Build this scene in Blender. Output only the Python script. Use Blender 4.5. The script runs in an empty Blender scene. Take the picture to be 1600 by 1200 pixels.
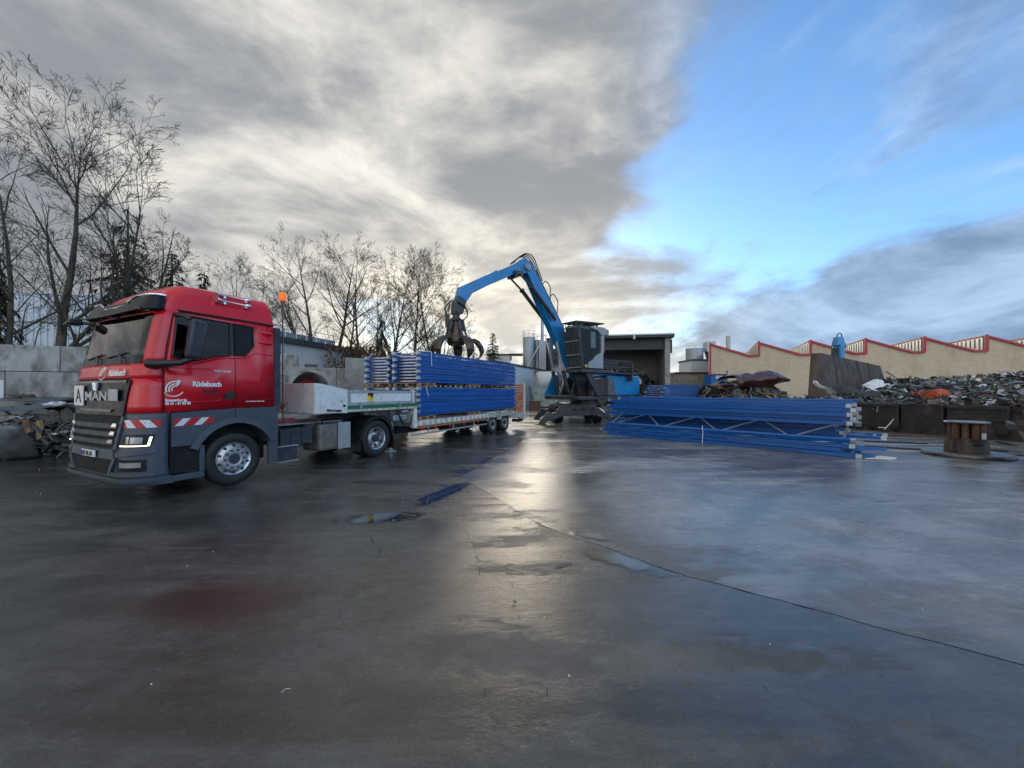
import bpy, bmesh, math, random
from mathutils import Vector, Matrix
import mathutils.noise as mnoise

R = math.radians
sc = bpy.context.scene
C = sc.collection

# ------------------------------------------------------------------ camera
cam_d = bpy.data.cameras.new('camera')
cam = bpy.data.objects.new('camera', cam_d)
C.objects.link(cam)
cam.location = (0, 0, 1.79)
cam.rotation_euler = (R(90), 0, 0)
cam_d.sensor_fit = 'HORIZONTAL'
cam_d.sensor_width = 36.0
cam_d.lens = 36.0 * 600 / 1600
cam_d.shift_y = 12.0 / 1600
cam_d.clip_start = 0.05
cam_d.clip_end = 3000
sc.camera = cam

# ------------------------------------------------------------------ light
SUN_EL, SUN_AZ = R(13), R(-1)
SUN_DIR = Vector((math.sin(SUN_AZ) * math.cos(SUN_EL), math.cos(SUN_AZ) * math.cos(SUN_EL), math.sin(SUN_EL)))
sun_d = bpy.data.lights.new('sun', 'SUN')
sun_d.energy = 0.5
sun_d.angle = R(24)
sun_d.color = (1.0, 0.86, 0.66)
sun = bpy.data.objects.new('sun', sun_d)
C.objects.link(sun)
sun.rotation_euler = (-SUN_DIR).to_track_quat('-Z', 'Y').to_euler()

sc.view_settings.view_transform = 'Standard'
sc.view_settings.look = 'None'
sc.view_settings.exposure = 0.75
sc.view_settings.gamma = 1.0
sc.view_settings.use_curve_mapping = False
sc.cycles.use_denoising = True
sc.cycles.max_bounces = 6
sc.cycles.transparent_max_bounces = 12
sc.cycles.caustics_reflective = False
sc.cycles.caustics_refractive = False


class NT:
    """small helper around a node tree"""
    def __init__(s, nt):
        s.nt = nt
    def n(s, t, **kw):
        nd = s.nt.nodes.new(t)
        for k, v in kw.items():
            if k.startswith('i_'):
                key = k[2:]
                key = int(key) if key.isdigit() else key.replace('_', ' ')
                s.put(nd.inputs[key], v)
            else:
                setattr(nd, k, v)
        return nd
    def put(s, sock, v):
        if hasattr(v, 'is_linked') or hasattr(v, 'links'):
            s.nt.links.new(v, sock)
        else:
            sock.default_value = v
    def m(s, op, a, b=0.0, c=0.0, clamp=False):
        nd = s.nt.nodes.new('ShaderNodeMath')
        nd.operation = op
        nd.use_clamp = clamp
        for i, v in enumerate((a, b, c)):
            s.put(nd.inputs[i], v)
        return nd.outputs[0]
    def ramp(s, v, a, b, lo=0.0, hi=1.0, smooth=True):
        nd = s.nt.nodes.new('ShaderNodeMapRange')
        nd.interpolation_type = 'SMOOTHSTEP' if smooth else 'LINEAR'
        nd.clamp = True
        s.put(nd.inputs[0], v)
        for i, q in enumerate((a, b, lo, hi)):
            s.put(nd.inputs[i + 1], q)
        return nd.outputs[0]
    def mix(s, f, a, b, typ='MIX'):
        nd = s.nt.nodes.new('ShaderNodeMix')
        nd.data_type = 'RGBA'
        nd.blend_type = typ
        s.put(nd.inputs[0], f)
        s.put(nd.inputs[6], a if hasattr(a, 'links') else (*a, 1) if len(a) == 3 else a)
        s.put(nd.inputs[7], b if hasattr(b, 'links') else (*b, 1) if len(b) == 3 else b)
        return nd.outputs[2]
    def noise(s, vec, scale, detail=4, rough=0.55, dist=0.0, out=0):
        nd = s.nt.nodes.new('ShaderNodeTexNoise')
        s.put(nd.inputs['Vector'], vec)
        nd.inputs['Scale'].default_value = scale
        nd.inputs['Detail'].default_value = detail
        nd.inputs['Roughness'].default_value = rough
        nd.inputs['Distortion'].default_value = dist
        return nd.outputs[out]
    def mapping(s, vec, loc=(0, 0, 0), rot=(0, 0, 0), scale=(1, 1, 1)):
        nd = s.nt.nodes.new('ShaderNodeMapping')
        s.put(nd.inputs['Vector'], vec)
        nd.inputs['Location'].default_value = loc
        nd.inputs['Rotation'].default_value = rot
        nd.inputs['Scale'].default_value = scale
        return nd.outputs[0]
    def comb(s, x, y, z=0.0):
        nd = s.nt.nodes.new('ShaderNodeCombineXYZ')
        for i, v in enumerate((x, y, z)):
            s.put(nd.inputs[i], v)
        return nd.outputs[0]


# ------------------------------------------------------------------ sky
world = bpy.data.worlds.new('World')
sc.world = world
world.use_nodes = True
wt = world.node_tree
wt.nodes.clear()
w = NT(wt)
tc = w.n('ShaderNodeTexCoord').outputs['Generated']
sep = w.n('ShaderNodeSeparateXYZ', i_0=tc)
dx, dy, dz = sep.outputs
zc = w.m('ADD', w.m('MAXIMUM', dz, 0.0), 0.035)
px = w.m('DIVIDE', dx, zc)
py = w.m('DIVIDE', dy, zc)
# clouds lie on a plane overhead, drawn out along the wind (roughly the view direction)
pv = w.comb(px, w.m('MULTIPLY', py, 0.72), 3.7)
pv = w.mapping(pv, loc=(7.3, 2.1, 0), rot=(0, 0, R(-8)))
low = w.ramp(dz, 0.18, 0.80, 1.0, 0.30)                      # towards the horizon the banks stand up as heaped clouds
n_big = w.noise(pv, 0.42, 9, 0.55, 0.5)
n_det = w.noise(w.mapping(pv, loc=(4.4, 9.2, 1.0)), 0.75, 10, 0.58, 0.35)
dvv = w.mapping(tc, loc=(3.1, 1.7, 0.4), scale=(1.0, 1.0, 2.3))
h_big = w.noise(dvv, 2.0, 10, 0.57, 0.35)
h_det = w.noise(w.mapping(dvv, loc=(1.9, 5.3, 2.2)), 2.0, 12, 0.60, 0.4)
def blend(f, a, b): return w.m('ADD', w.m('MULTIPLY', a, w.m('SUBTRACT', 1.0, f)), w.m('MULTIPLY', b, f))
n_big = blend(low, n_big, h_big)
n_det = blend(low, n_det, h_det)
n_wrp = w.noise(w.mapping(pv, loc=(1.4, 3.2, 5.0)), 0.7, 4, 0.5)
# a clear lane between two cloud banks, to the right of the view
pxw = w.m('ADD', px, w.m('MULTIPLY', w.m('SUBTRACT', n_wrp, 0.5), 1.1))
pxw = w.m('ADD', pxw, w.m('MULTIPLY', w.m('SUBTRACT', n_det, 0.5), 1.3))
lane = w.m('MULTIPLY', w.ramp(pxw, 0.18, 0.70), w.ramp(pxw, 1.7, 3.0, 1.0, 0.35))
lane = w.m('MULTIPLY', lane, w.ramp(w.m('ADD', py, w.m('MULTIPLY', n_wrp, 1.6)), 3.2, 4.9, 1.0, 0.30))
lane = w.m('MULTIPLY', lane, w.ramp(dy, -0.3, 0.3))
cover = w.m('ADD', w.m('MULTIPLY', w.m('SUBTRACT', n_big, 0.5), 2.6), 0.84)
cover = w.m('SUBTRACT', cover, w.m('MULTIPLY', lane, 0.80))
cover = w.m('ADD', cover, w.m('MULTIPLY', w.m('SUBTRACT', n_det, 0.5), 1.1))
dens = w.ramp(cover, 0.05, 0.55)
wisp = w.noise(w.mapping(pv, loc=(8.8, 1.1, 2.0), rot=(0, 0, R(25)), scale=(1.0, 0.7, 1.0)), 1.5, 10, 0.60, 0.5)
dens = w.m('MAXIMUM', dens, w.ramp(wisp, 0.46, 0.70, 0.0, 0.75))
# colour of the clouds: bright and warm towards the hidden sun, blue grey away from it
dsun = w.n('ShaderNodeVectorMath', operation='DOT_PRODUCT', i_0=tc, i_1=tuple(SUN_DIR)).outputs['Value']
glow = w.m('MULTIPLY', w.m('POWER', w.m('MAXIMUM', dsun, 0.0), 8.0), w.ramp(dz, 0.50, 0.14, 0.12, 0.92))
n_hi = w.noise(w.mapping(dvv, loc=(7.7, 2.6, 1.2)), 3.8, 10, 0.60, 0.4)
thin = w.ramp(w.m('ADD', w.m('ADD', w.m('MULTIPLY', n_det, 0.60), w.m('MULTIPLY', n_big, 0.18)), w.m('MULTIPLY', n_hi, 0.22)), 0.35, 0.545, 1.0, 0.0)
hor = w.m('SQRT', w.m('ADD', w.m('MULTIPLY', dx, dx), w.m('MULTIPLY', dy, dy)))
side = w.ramp(w.m('DIVIDE', dx, w.m('MAXIMUM', hor, 0.01)), 0.18, 0.62)
grey = w.mix(thin, (0.185, 0.196, 0.215), (0.64, 0.615, 0.565))
warm = w.mix(thin, (0.46, 0.435, 0.39), (1.05, 0.95, 0.74))
thin_b = w.ramp(w.m('ADD', w.m('MULTIPLY', n_det, 0.35), w.m('MULTIPLY', n_hi, 0.65)), 0.40, 0.62, 1.0, 0.0)
blue = w.mix(thin_b, (0.125, 0.195, 0.305), (0.30, 0.42, 0.58))
ccol = w.mix(side, grey, blue)
ccol = w.mix(w.m('MULTIPLY', glow, w.m('SUBTRACT', 1.0, w.m('MULTIPLY', side, 0.7)), clamp=True), ccol, warm)
sky = w.n('ShaderNodeTexSky', sky_type='NISHITA')
sky.sun_disc = False
sky.sun_elevation = SUN_EL
sky.sun_rotation = SUN_AZ
sky.air_density = 1.0
sky.dust_density = 0.4
sky.ozone_density = 3.0
b_sky = w.n('ShaderNodeBackground', i_0=w.mix(1.0, sky.outputs[0], (0.82, 0.97, 1.08), 'MULTIPLY'), i_1=0.15)
# front-lit clouds opposite the low sun, out of view, brightened extra as fill light
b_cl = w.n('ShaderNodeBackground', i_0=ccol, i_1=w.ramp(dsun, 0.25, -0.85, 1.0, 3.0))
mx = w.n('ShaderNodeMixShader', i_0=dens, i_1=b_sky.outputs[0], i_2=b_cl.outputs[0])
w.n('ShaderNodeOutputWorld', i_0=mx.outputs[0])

# ------------------------------------------------------------------ materials
MATS = {}
def mat(name, col, rough=0.5, metal=0.0, var=0.12, vscale=3.0, bump=0.0, bscale=40.0, dirt=None, dirt_amt=0.0,
        dscale=2.0, spec=0.5, coat=0.0, emit=None, estr=0.0, stretch=(1, 1, 1), rvar=0.1, alpha=None):
    """painted / bare surface with grain, patchy dirt and uneven gloss"""
    m = bpy.data.materials.new(name)
    m.use_nodes = True
    nt = m.node_tree
    b = nt.nodes['Principled BSDF']
    q = NT(nt)
    vec = q.n('ShaderNodeTexCoord').outputs['Object']
    rnd = q.n('ShaderNodeObjectInfo').outputs['Random']
    off = q.comb(q.m('MULTIPLY', rnd, 37.0), q.m('MULTIPLY', rnd, 91.0), q.m('MULTIPLY', rnd, 53.0))
    vec = q.n('ShaderNodeVectorMath', operation='ADD', i_0=vec, i_1=off).outputs[0]
    vec = q.mapping(vec, scale=stretch)
    n1 = q.noise(vec, vscale, 6, 0.6)
    lo = tuple(max(0, c * (1 - var)) for c in col)
    hi = tuple(c * (1 + var) for c in col)
    c = q.mix(q.ramp(n1, 0.3, 0.7), lo, hi)
    if dirt is not None:
        n2 = q.noise(q.mapping(vec, loc=(5, 3, 1)), dscale, 8, 0.65, 0.4)
        f = q.ramp(n2, 0.62 - 0.35 * dirt_amt, 0.80 - 0.25 * dirt_amt)
        c = q.mix(f, c, dirt)
    q.put(b.inputs['Base Color'], c)
    n3 = q.noise(q.mapping(vec, loc=(2, 8, 4)), vscale * 2.3, 5, 0.6)
    q.put(b.inputs['Roughness'], q.ramp(n3, 0.25, 0.75, max(0.02, rough - rvar), min(1, rough + rvar)))
    b.inputs['Metallic'].default_value = metal
    b.inputs['Specular IOR Level'].default_value = spec
    b.inputs['Coat Weight'].default_value = coat
    b.inputs['Coat Roughness'].default_value = 0.05
    if bump > 0:
        bn = q.n('ShaderNodeBump', i_Strength=bump, i_Distance=0.02, i_Height=q.noise(vec, bscale, 5, 0.6))
        q.put(b.inputs['Normal'], bn.outputs[0])
    if emit:
        b.inputs['Emission Color'].default_value = (*emit, 1)
        b.inputs['Emission Strength'].default_value = estr
    MATS[name] = m
    return m

def glass(name, col, rough=0.02, through=0.5, base=0.035):
    m = bpy.data.materials.new(name)
    m.use_nodes = True
    nt = m.node_tree
    nt.nodes.clear()
    q = NT(nt)
    g = q.n('ShaderNodeBsdfGlossy', i_0=(1, 1, 1, 1), i_1=rough)
    t = q.n('ShaderNodeBsdfTransparent', i_0=(*[c * through for c in col], 1))
    lw = q.n('ShaderNodeLayerWeight', i_0=0.5)
    fr = q.m('ADD', base, q.m('MULTIPLY', q.m('POWER', lw.outputs['Facing'], 5.0), 0.8), clamp=True)
    mxs = q.n('ShaderNodeMixShader', i_0=fr, i_1=t.outputs[0], i_2=g.outputs[0])
    q.n('ShaderNodeOutputMaterial', i_0=mxs.outputs[0])
    MATS[name] = m
    return m

def ground_mat(name, base, lo_r, hi_r, stain, rot, wet=0.0, light=(0.2, 0.2, 0.2), rust=None, spec=0.5, arcs=None):
    """rain-wet yard surface: stains, tyre smears, uneven sheen and fine grain"""
    m = bpy.data.materials.new(name)
    m.use_nodes = True
    nt = m.node_tree
    b = nt.nodes['Principled BSDF']
    q = NT(nt)
    vec = q.n('ShaderNodeTexCoord').outputs['Object']
    st = q.mapping(vec, rot=(0, 0, rot), scale=(0.16, 1.0, 1.0))      # smears drawn out along the driving lane
    n_s = q.noise(st, 1.6, 9, 0.62, 0.8)
    n_l = q.noise(vec, 0.22, 6, 0.55, 0.5)
    n_m = q.noise(vec, 1.3, 8, 0.62, 0.3)
    n_f = q.noise(vec, 55.0, 4, 0.7)
    n_g = q.noise(vec, 320.0, 2, 0.7)
    n_k = q.noise(q.mapping(vec, rot=(0, 0, rot), scale=(0.45, 1, 1)), 9.0, 8, 0.68, 0.6)
    c = q.mix(q.ramp(n_m, 0.34, 0.68), tuple(x * 0.62 for x in base), tuple(x * 1.25 for x in base))
    c = q.mix(q.m('MULTIPLY', q.ramp(n_k, 0.50, 0.68), 0.55), c, tuple(x * 1.75 for x in base))
    c = q.mix(q.m('MULTIPLY', q.ramp(n_k, 0.46, 0.32), 0.60), c, tuple(x * 0.45 for x in base))
    c = q.mix(q.m('MULTIPLY', q.ramp(n_s, 0.48, 0.72), 0.75), c, stain)
    c = q.mix(q.m('MULTIPLY', q.ramp(n_l, 0.50, 0.72), 0.55), c, light)
    c = q.mix(q.m('MULTIPLY', q.ramp(n_f, 0.54, 0.72), 0.42), c, tuple(min(1, x * 2.3) for x in base))
    n_p = q.noise(vec, 130.0, 3, 0.6)
    c = q.mix(q.m('MULTIPLY', q.ramp(n_p, 0.68, 0.76), 0.6), c, tuple(min(1, x * 3.2) for x in base))
    c = q.mix(q.m('MULTIPLY', q.ramp(n_f, 0.46, 0.28), 0.55), c, tuple(x * 0.40 for x in base))
    n_c = q.noise(vec, 17.0, 6, 0.7)
    c = q.mix(q.m('MULTIPLY', q.ramp(n_c, 0.54, 0.70), 0.40), c, tuple(min(1, x * 1.9) for x in base))
    # faint curved tyre tracks
    wv = q.n('ShaderNodeTexWave', wave_type='BANDS', bands_direction='Y', i_Vector=q.mapping(vec, rot=(0, 0, rot)), i_Scale=0.55, i_Distortion=5.0, i_Detail=3.0, i_Detail_Scale=0.25)
    trk = q.m('MULTIPLY', q.ramp(wv.outputs['Fac'], 0.80, 0.98), q.ramp(n_l, 0.40, 0.62))
    c = q.mix(q.m('MULTIPLY', trk, 0.45), c, tuple(x * 0.5 for x in base))
    if arcs:
        # dirt carried over from the asphalt fades out across the slab edge
        dd = q.n('ShaderNodeVectorMath', operation='DOT_PRODUCT', i_0=q.n('ShaderNodeVectorMath', operation='SUBTRACT', i_0=vec, i_1=(-0.15, 6.2, 0)).outputs[0], i_1=(0.742, 0.670, 0)).outputs['Value']
        dm = q.ramp(q.m('ADD', dd, q.m('MULTIPLY', q.m('SUBTRACT', q.m('ADD', q.m('MULTIPLY', n_s, .6), q.m('MULTIPLY', n_m, .4)), 0.5), 2.6)), -0.5, 1.7, 0.92, 0.0)
        c = q.mix(dm, c, (0.078, 0.074, 0.068))
        da = q.n('ShaderNodeVectorMath', operation='SUBTRACT', i_0=vec, i_1=(arcs[0], arcs[1], 0)).outputs[0]
        ra = q.n('ShaderNodeVectorMath', operation='LENGTH', i_0=q.mapping(da, scale=(1, 1, 0))).outputs['Value']
        ra = q.m('ADD', ra, q.m('MULTIPLY', n_l, 1.2))
        sw = q.m('SINE', q.m('MULTIPLY', ra, 5.2))
        tm = q.m('MULTIPLY', q.ramp(sw, 0.55, 0.95), q.ramp(n_k, 0.42, 0.58))
        tm = q.m('MULTIPLY', tm, q.ramp(q.noise(q.mapping(vec, loc=(3, 9, 0)), 0.16, 3, 0.5), 0.45, 0.60))
        c = q.mix(q.m('MULTIPLY', tm, 0.55), c, stain)
        sw2 = q.m('SINE', q.m('MULTIPLY', ra, 2.3))
        c = q.mix(q.m('MULTIPLY', q.m('MULTIPLY', q.ramp(sw2, 0.6, 1.0), q.ramp(n_s, 0.42, 0.6)), 0.45), c, tuple(min(1, x * 1.25) for x in light))
    if rust:
        dv = q.n('ShaderNodeVectorMath', operation='SUBTRACT', i_0=vec, i_1=(rust[0], rust[1], 0)).outputs[0]
        dl = q.n('ShaderNodeVectorMath', operation='LENGTH', i_0=q.mapping(dv, rot=(0, 0, R(-35)), scale=(0.8, 1.5, 0))).outputs['Value']
        comb_ = q.n('ShaderNodeTexWave', wave_type='BANDS', bands_direction='X', i_Vector=q.mapping(vec, rot=(0, 0, R(25))), i_Scale=7.0, i_Distortion=2.5, i_Detail=2.0)
        msk = q.m('MULTIPLY', q.ramp(q.m('ADD', dl, q.m('MULTIPLY', q.m('SUBTRACT', n_m, 0.5), 0.6)), rust[2], rust[2] * 0.4), q.ramp(comb_.outputs['Fac'], 0.2, 0.8, 0.45, 0.9))
        c = q.mix(msk, c, (0.050, 0.015, 0.013))
    q.put(b.inputs['Base Color'], c)
    n_w = q.noise(q.mapping(vec, loc=(13, 4, 0), rot=(0, 0, rot), scale=(0.35, 1, 1)), 0.55, 8, 0.6, 0.6)
    wsum = q.m('ADD', q.m('ADD', n_w, q.m('MULTIPLY', q.m('SUBTRACT', n_s, 0.5), 0.7)), q.m('MULTIPLY', q.m('SUBTRACT', n_k, 0.5), 0.35))
    wetf = q.ramp(wsum, 0.45 - wet, 0.60 - wet)
    q.put(b.inputs['Base Color'], q.mix(q.m('MULTIPLY', wetf, 0.30), c, (0.012, 0.012, 0.012)))
    q.put(b.inputs['Roughness'], q.m('ADD', q.ramp(wetf, 0, 1, hi_r, lo_r, smooth=False), q.m('MULTIPLY', q.m('SUBTRACT', n_f, 0.5), 0.10)))
    b.inputs['Specular IOR Level'].default_value = spec
    b.inputs['IOR'].default_value = 1.45
    h = q.m('ADD', q.m('MULTIPLY', n_f, 0.55), q.m('MULTIPLY', n_g, 0.20))
    h = q.m('ADD', h, q.m('MULTIPLY', n_s, 0.9))
    h = q.m('ADD', h, q.m('MULTIPLY', n_m, 0.8))
    h = q.m('ADD', h, q.m('MULTIPLY', n_k, 0.75))
    h = q.m('ADD', h, q.m('MULTIPLY', n_c, 0.60))
    bn = q.n('ShaderNodeBump', i_Strength=q.ramp(wetf, 0, 1, 0.50, 0.20, smooth=False), i_Distance=0.022, i_Height=h)
    q.put(b.inputs['Normal'], bn.outputs[0])
    MATS[name] = m
    return m

ground_mat('wet_asphalt', (0.076, 0.072, 0.066), 0.13, 0.36, (0.028, 0.026, 0.024), R(-28), 0.07, (0.080, 0.076, 0.070), spec=0.7, rust=(-2.45, 3.3, 0.75))
ground_mat('wet_concrete', (0.255, 0.249, 0.238), 0.11, 0.28, (0.075, 0.071, 0.065), R(38), 0.08, (0.29, 0.283, 0.27), spec=0.8, arcs=(13.5, -4.5))

mat('red_paint', (0.58, 0.006, 0.018), 0.25, var=0.05, coat=0.2, rvar=0.06, dirt=(0.25, 0.05, 0.05), dirt_amt=0.1)
mat('grey_plastic', (0.050, 0.066, 0.085), 0.42, var=0.10, bump=0.05, bscale=120)
mat('black_plastic', (0.012, 0.013, 0.015), 0.38, var=0.15, bump=0.04, bscale=90)
mat('black_gloss', (0.006, 0.008, 0.010), 0.32, var=0.1, spec=0.25)
mat('void_black', (0.004, 0.004, 0.004), 0.8)
mat('chrome', (0.75, 0.76, 0.78), 0.12, 1.0, var=0.04)
mat('rim_steel', (0.52, 0.53, 0.54), 0.32, 0.85, var=0.12, dirt=(0.10, 0.09, 0.08), dirt_amt=0.25, dscale=5)
mat('tyre_rubber', (0.014, 0.014, 0.015), 0.62, var=0.25, bump=0.1, bscale=30, dirt=(0.030, 0.029, 0.028), dirt_amt=0.15, dscale=4)
mat('white_vinyl', (0.80, 0.80, 0.79), 0.35, var=0.03)
mat('dark_vinyl', (0.10, 0.006, 0.010), 0.4, var=0.05)
mat('stripe_red', (0.45, 0.012, 0.02), 0.4, var=0.05)
mat('stripe_white', (0.62, 0.66, 0.68), 0.35, var=0.05)
mat('plate_white', (0.72, 0.73, 0.72), 0.4, var=0.04)
mat('plate_blue', (0.02, 0.06, 0.30), 0.4)
mat('ink_black', (0.01, 0.01, 0.012), 0.5)
mat('lamp_glow', (0.9, 0.85, 0.7), 0.3, emit=(1.0, 0.90, 0.66), estr=1.6)
mat('lamp_lens', (0.25, 0.26, 0.28), 0.08, 0.6)
mat('beacon_orange', (0.85, 0.16, 0.01), 0.2, emit=(1.0, 0.20, 0.01), estr=0.25)
mat('seat_cloth', (0.05, 0.055, 0.06), 0.85)
mat('aluminium', (0.46, 0.48, 0.50), 0.38, 0.7, var=0.1, dirt=(0.22, 0.21, 0.20), dirt_amt=0.2, dscale=2)
mat('dusty_tank', (0.15, 0.135, 0.12), 0.55, 0.2, var=0.25, dirt=(0.05, 0.045, 0.04), dirt_amt=0.4)
mat('frame_dark', (0.025, 0.032, 0.045), 0.5, var=0.3, dirt=(0.07, 0.06, 0.05), dirt_amt=0.35, dscale=5)
mat('trailer_white', (0.66, 0.67, 0.66), 0.42, var=0.08, dirt=(0.20, 0.15, 0.10), dirt_amt=0.22, dscale=7, bump=0.03)
mat('trailer_cream', (0.50, 0.50, 0.43), 0.5, var=0.15, dirt=(0.13, 0.075, 0.04), dirt_amt=0.5, dscale=9)
mat('green_paint', (0.012, 0.14, 0.065), 0.42, var=0.12, dirt=(0.2, 0.2, 0.17), dirt_amt=0.15, dscale=8)
mat('rust_orange', (0.42, 0.12, 0.03), 0.6, var=0.25, dirt=(0.45, 0.38, 0.28), dirt_amt=0.4, dscale=9)
mat('red_lamp', (0.5, 0.02, 0.02), 0.25)
mat('yellow_label', (0.62, 0.52, 0.05), 0.5)
mat('rack_blue', (0.009, 0.115, 0.40), 0.33, var=0.10, vscale=6, dirt=(0.03, 0.06, 0.16), dirt_amt=0.2, dscale=3, stretch=(0.15, 1, 1))
mat('galvanised', (0.42, 0.46, 0.48), 0.40, 0.55, var=0.12, vscale=8)
mat('zinc_strut', (0.42, 0.44, 0.45), 0.35, 0.7, var=0.12, vscale=8)
mat('raw_wood', (0.34, 0.22, 0.12), 0.75, var=0.25, vscale=9, stretch=(0.3, 1, 1), dirt=(0.10, 0.07, 0.05), dirt_amt=0.35, bump=0.1)
mat('orange_rack', (0.52, 0.12, 0.025), 0.45, var=0.2, dirt=(0.2, 0.05, 0.02), dirt_amt=0.3)
mat('white_band', (0.75, 0.76, 0.76), 0.5, var=0.03)
mat('crane_blue', (0.008, 0.195, 0.46), 0.32, var=0.10, dirt=(0.05, 0.09, 0.15), dirt_amt=0.22, dscale=2.2, coat=0.2)
mat('crane_dark', (0.030, 0.036, 0.045), 0.42, var=0.25, dirt=(0.09, 0.085, 0.08), dirt_amt=0.35, dscale=4)
mat('cab_slate', (0.055, 0.066, 0.080), 0.4, var=0.2, dirt=(0.10, 0.095, 0.09), dirt_amt=0.25)
mat('crane_grey', (0.27, 0.30, 0.32), 0.45, var=0.1, dirt=(0.12, 0.11, 0.10), dirt_amt=0.2)
mat('grab_steel', (0.060, 0.050, 0.042), 0.42, 0.45, var=0.35, dirt=(0.13, 0.075, 0.045), dirt_amt=0.45, dscale=4, bump=0.1)
mat('concrete', (0.27, 0.265, 0.245), 0.85, var=0.16, vscale=2.2, dirt=(0.13, 0.125, 0.105), dirt_amt=0.4, dscale=1.6, bump=0.12, bscale=25)
mat('concrete_block', (0.33, 0.33, 0.315), 0.85, var=0.22, vscale=2.4, dirt=(0.13, 0.125, 0.105), dirt_amt=0.55, dscale=2.2, stretch=(1, 1, 0.5), bump=0.15, bscale=25)
mat('bark', (0.085, 0.072, 0.052), 0.9, var=0.3, vscale=5, dirt=(0.055, 0.065, 0.03), dirt_amt=0.35, dscale=3, bump=0.4, bscale=18)
mat('twig', (0.070, 0.056, 0.046), 0.9, var=0.25)
mat('needles', (0.018, 0.028, 0.014), 0.8, var=0.4, vscale=6)
mat('dead_leaves', (0.11, 0.055, 0.03), 0.85, var=0.4, vscale=8)
mat('corrugated_white', (0.48, 0.54, 0.58), 0.5, var=0.05)
mat('render_white', (0.50, 0.49, 0.46), 0.8, var=0.06, dirt=(0.30, 0.28, 0.25), dirt_amt=0.25, dscale=0.8)
mat('roof_dark', (0.045, 0.045, 0.048), 0.7, var=0.2)
mat('silo_steel', (0.30, 0.34, 0.37), 0.45, 0.5, var=0.12, stretch=(1, 1, 0.2))
mat('silo_dark', (0.085, 0.085, 0.088), 0.6, 0.2, var=0.2)
mat('skip_green', (0.27, 0.31, 0.27), 0.6, var=0.15, dirt=(0.12, 0.08, 0.06), dirt_amt=0.35, dscale=2)
mat('rust_dark', (0.060, 0.036, 0.026), 0.62, 0.25, var=0.35, vscale=2, dirt=(0.13, 0.10, 0.085), dirt_amt=0.4, dscale=1.3, stretch=(1, 1, 0.45), bump=0.08)
mat('rust_black', (0.024, 0.021, 0.018), 0.6, 0.2, var=0.35, dirt=(0.06, 0.045, 0.035), dirt_amt=0.4, dscale=2.4, bump=0.15, bscale=14)
mat('rust_brown', (0.11, 0.050, 0.030), 0.7, var=0.35, vscale=6, dirt=(0.05, 0.03, 0.02), dirt_amt=0.4, dscale=6)
mat('drum_wood', (0.10, 0.075, 0.055), 0.8, var=0.3, vscale=6, dirt=(0.04, 0.03, 0.025), dirt_amt=0.3)
mat('plate_steel', (0.17, 0.175, 0.18), 0.38, 0.5, var=0.2, dirt=(0.10, 0.09, 0.085), dirt_amt=0.4)
mat('maroon_sheet', (0.055, 0.014, 0.012), 0.4, var=0.2, coat=0.2)
mat('sheet_bluegrey', (0.11, 0.145, 0.16), 0.4, 0.4, var=0.2, dirt=(0.05, 0.05, 0.05), dirt_amt=0.3)
mat('sheet_grey', (0.14, 0.14, 0.135), 0.5, 0.4, var=0.25, dirt=(0.05, 0.045, 0.04), dirt_amt=0.35)
mat('sheet_white', (0.62, 0.63, 0.62), 0.5, var=0.1, dirt=(0.3, 0.28, 0.25), dirt_amt=0.3)
mat('sheet_black', (0.02, 0.02, 0.022), 0.55, var=0.3)
mat('scrap_orange', (0.46, 0.10, 0.03), 0.5, var=0.2, dirt=(0.12, 0.05, 0.03), dirt_amt=0.3)
mat('scrap_green', (0.13, 0.17, 0.13), 0.5, var=0.3)
mat('scrap_red', (0.28, 0.03, 0.03), 0.5, var=0.3)
mat('trim_red', (0.40, 0.03, 0.045), 0.5, var=0.08)
mat('shed_inside', (0.16, 0.16, 0.15), 0.85, var=0.1)
mat('container_blue', (0.010, 0.085, 0.33), 0.45, var=0.1)
mat('ground_debris', (0.10, 0.095, 0.09), 0.7, var=0.5)
mat('paper_white', (0.65, 0.65, 0.62), 0.7)
glass('screen_glass', (0.80, 0.92, 0.88), 0.02, 0.72, 0.055)
glass('side_glass', (0.5, 0.55, 0.55), 0.02, 0.30)

def brick_mat():
    m = bpy.data.materials.new('tan_brick')
    m.use_nodes = True
    b = m.node_tree.nodes['Principled BSDF']
    q = NT(m.node_tree)
    vec = q.n('ShaderNodeTexCoord').outputs['Object']
    sp = q.n('ShaderNodeSeparateXYZ', i_0=vec)
    v2 = q.comb(sp.outputs[0], sp.outputs[2], 0.0)
    br = q.n('ShaderNodeTexBrick', i_Vector=v2, i_Scale=1.0)
    br.inputs['Color1'].default_value = (0.62, 0.51, 0.355, 1)
    br.inputs['Color2'].default_value = (0.54, 0.44, 0.305, 1)
    br.inputs['Mortar'].default_value = (0.40, 0.34, 0.255, 1)
    br.inputs['Mortar Size'].default_value = 0.018
    br.inputs['Brick Width'].default_value = 0.42
    br.inputs['Row Height'].default_value = 0.20
    n = q.noise(q.mapping(vec, scale=(1, 1, 0.35)), 0.5, 6, 0.6)
    c = q.mix(q.m('MULTIPLY', q.ramp(n, 0.45, 0.75), 0.45), br.outputs[0], (0.25, 0.17, 0.11))
    q.put(b.inputs['Base Color'], c)
    b.inputs['Roughness'].default_value = 0.85
    MATS['tan_brick'] = m
brick_mat()

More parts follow.
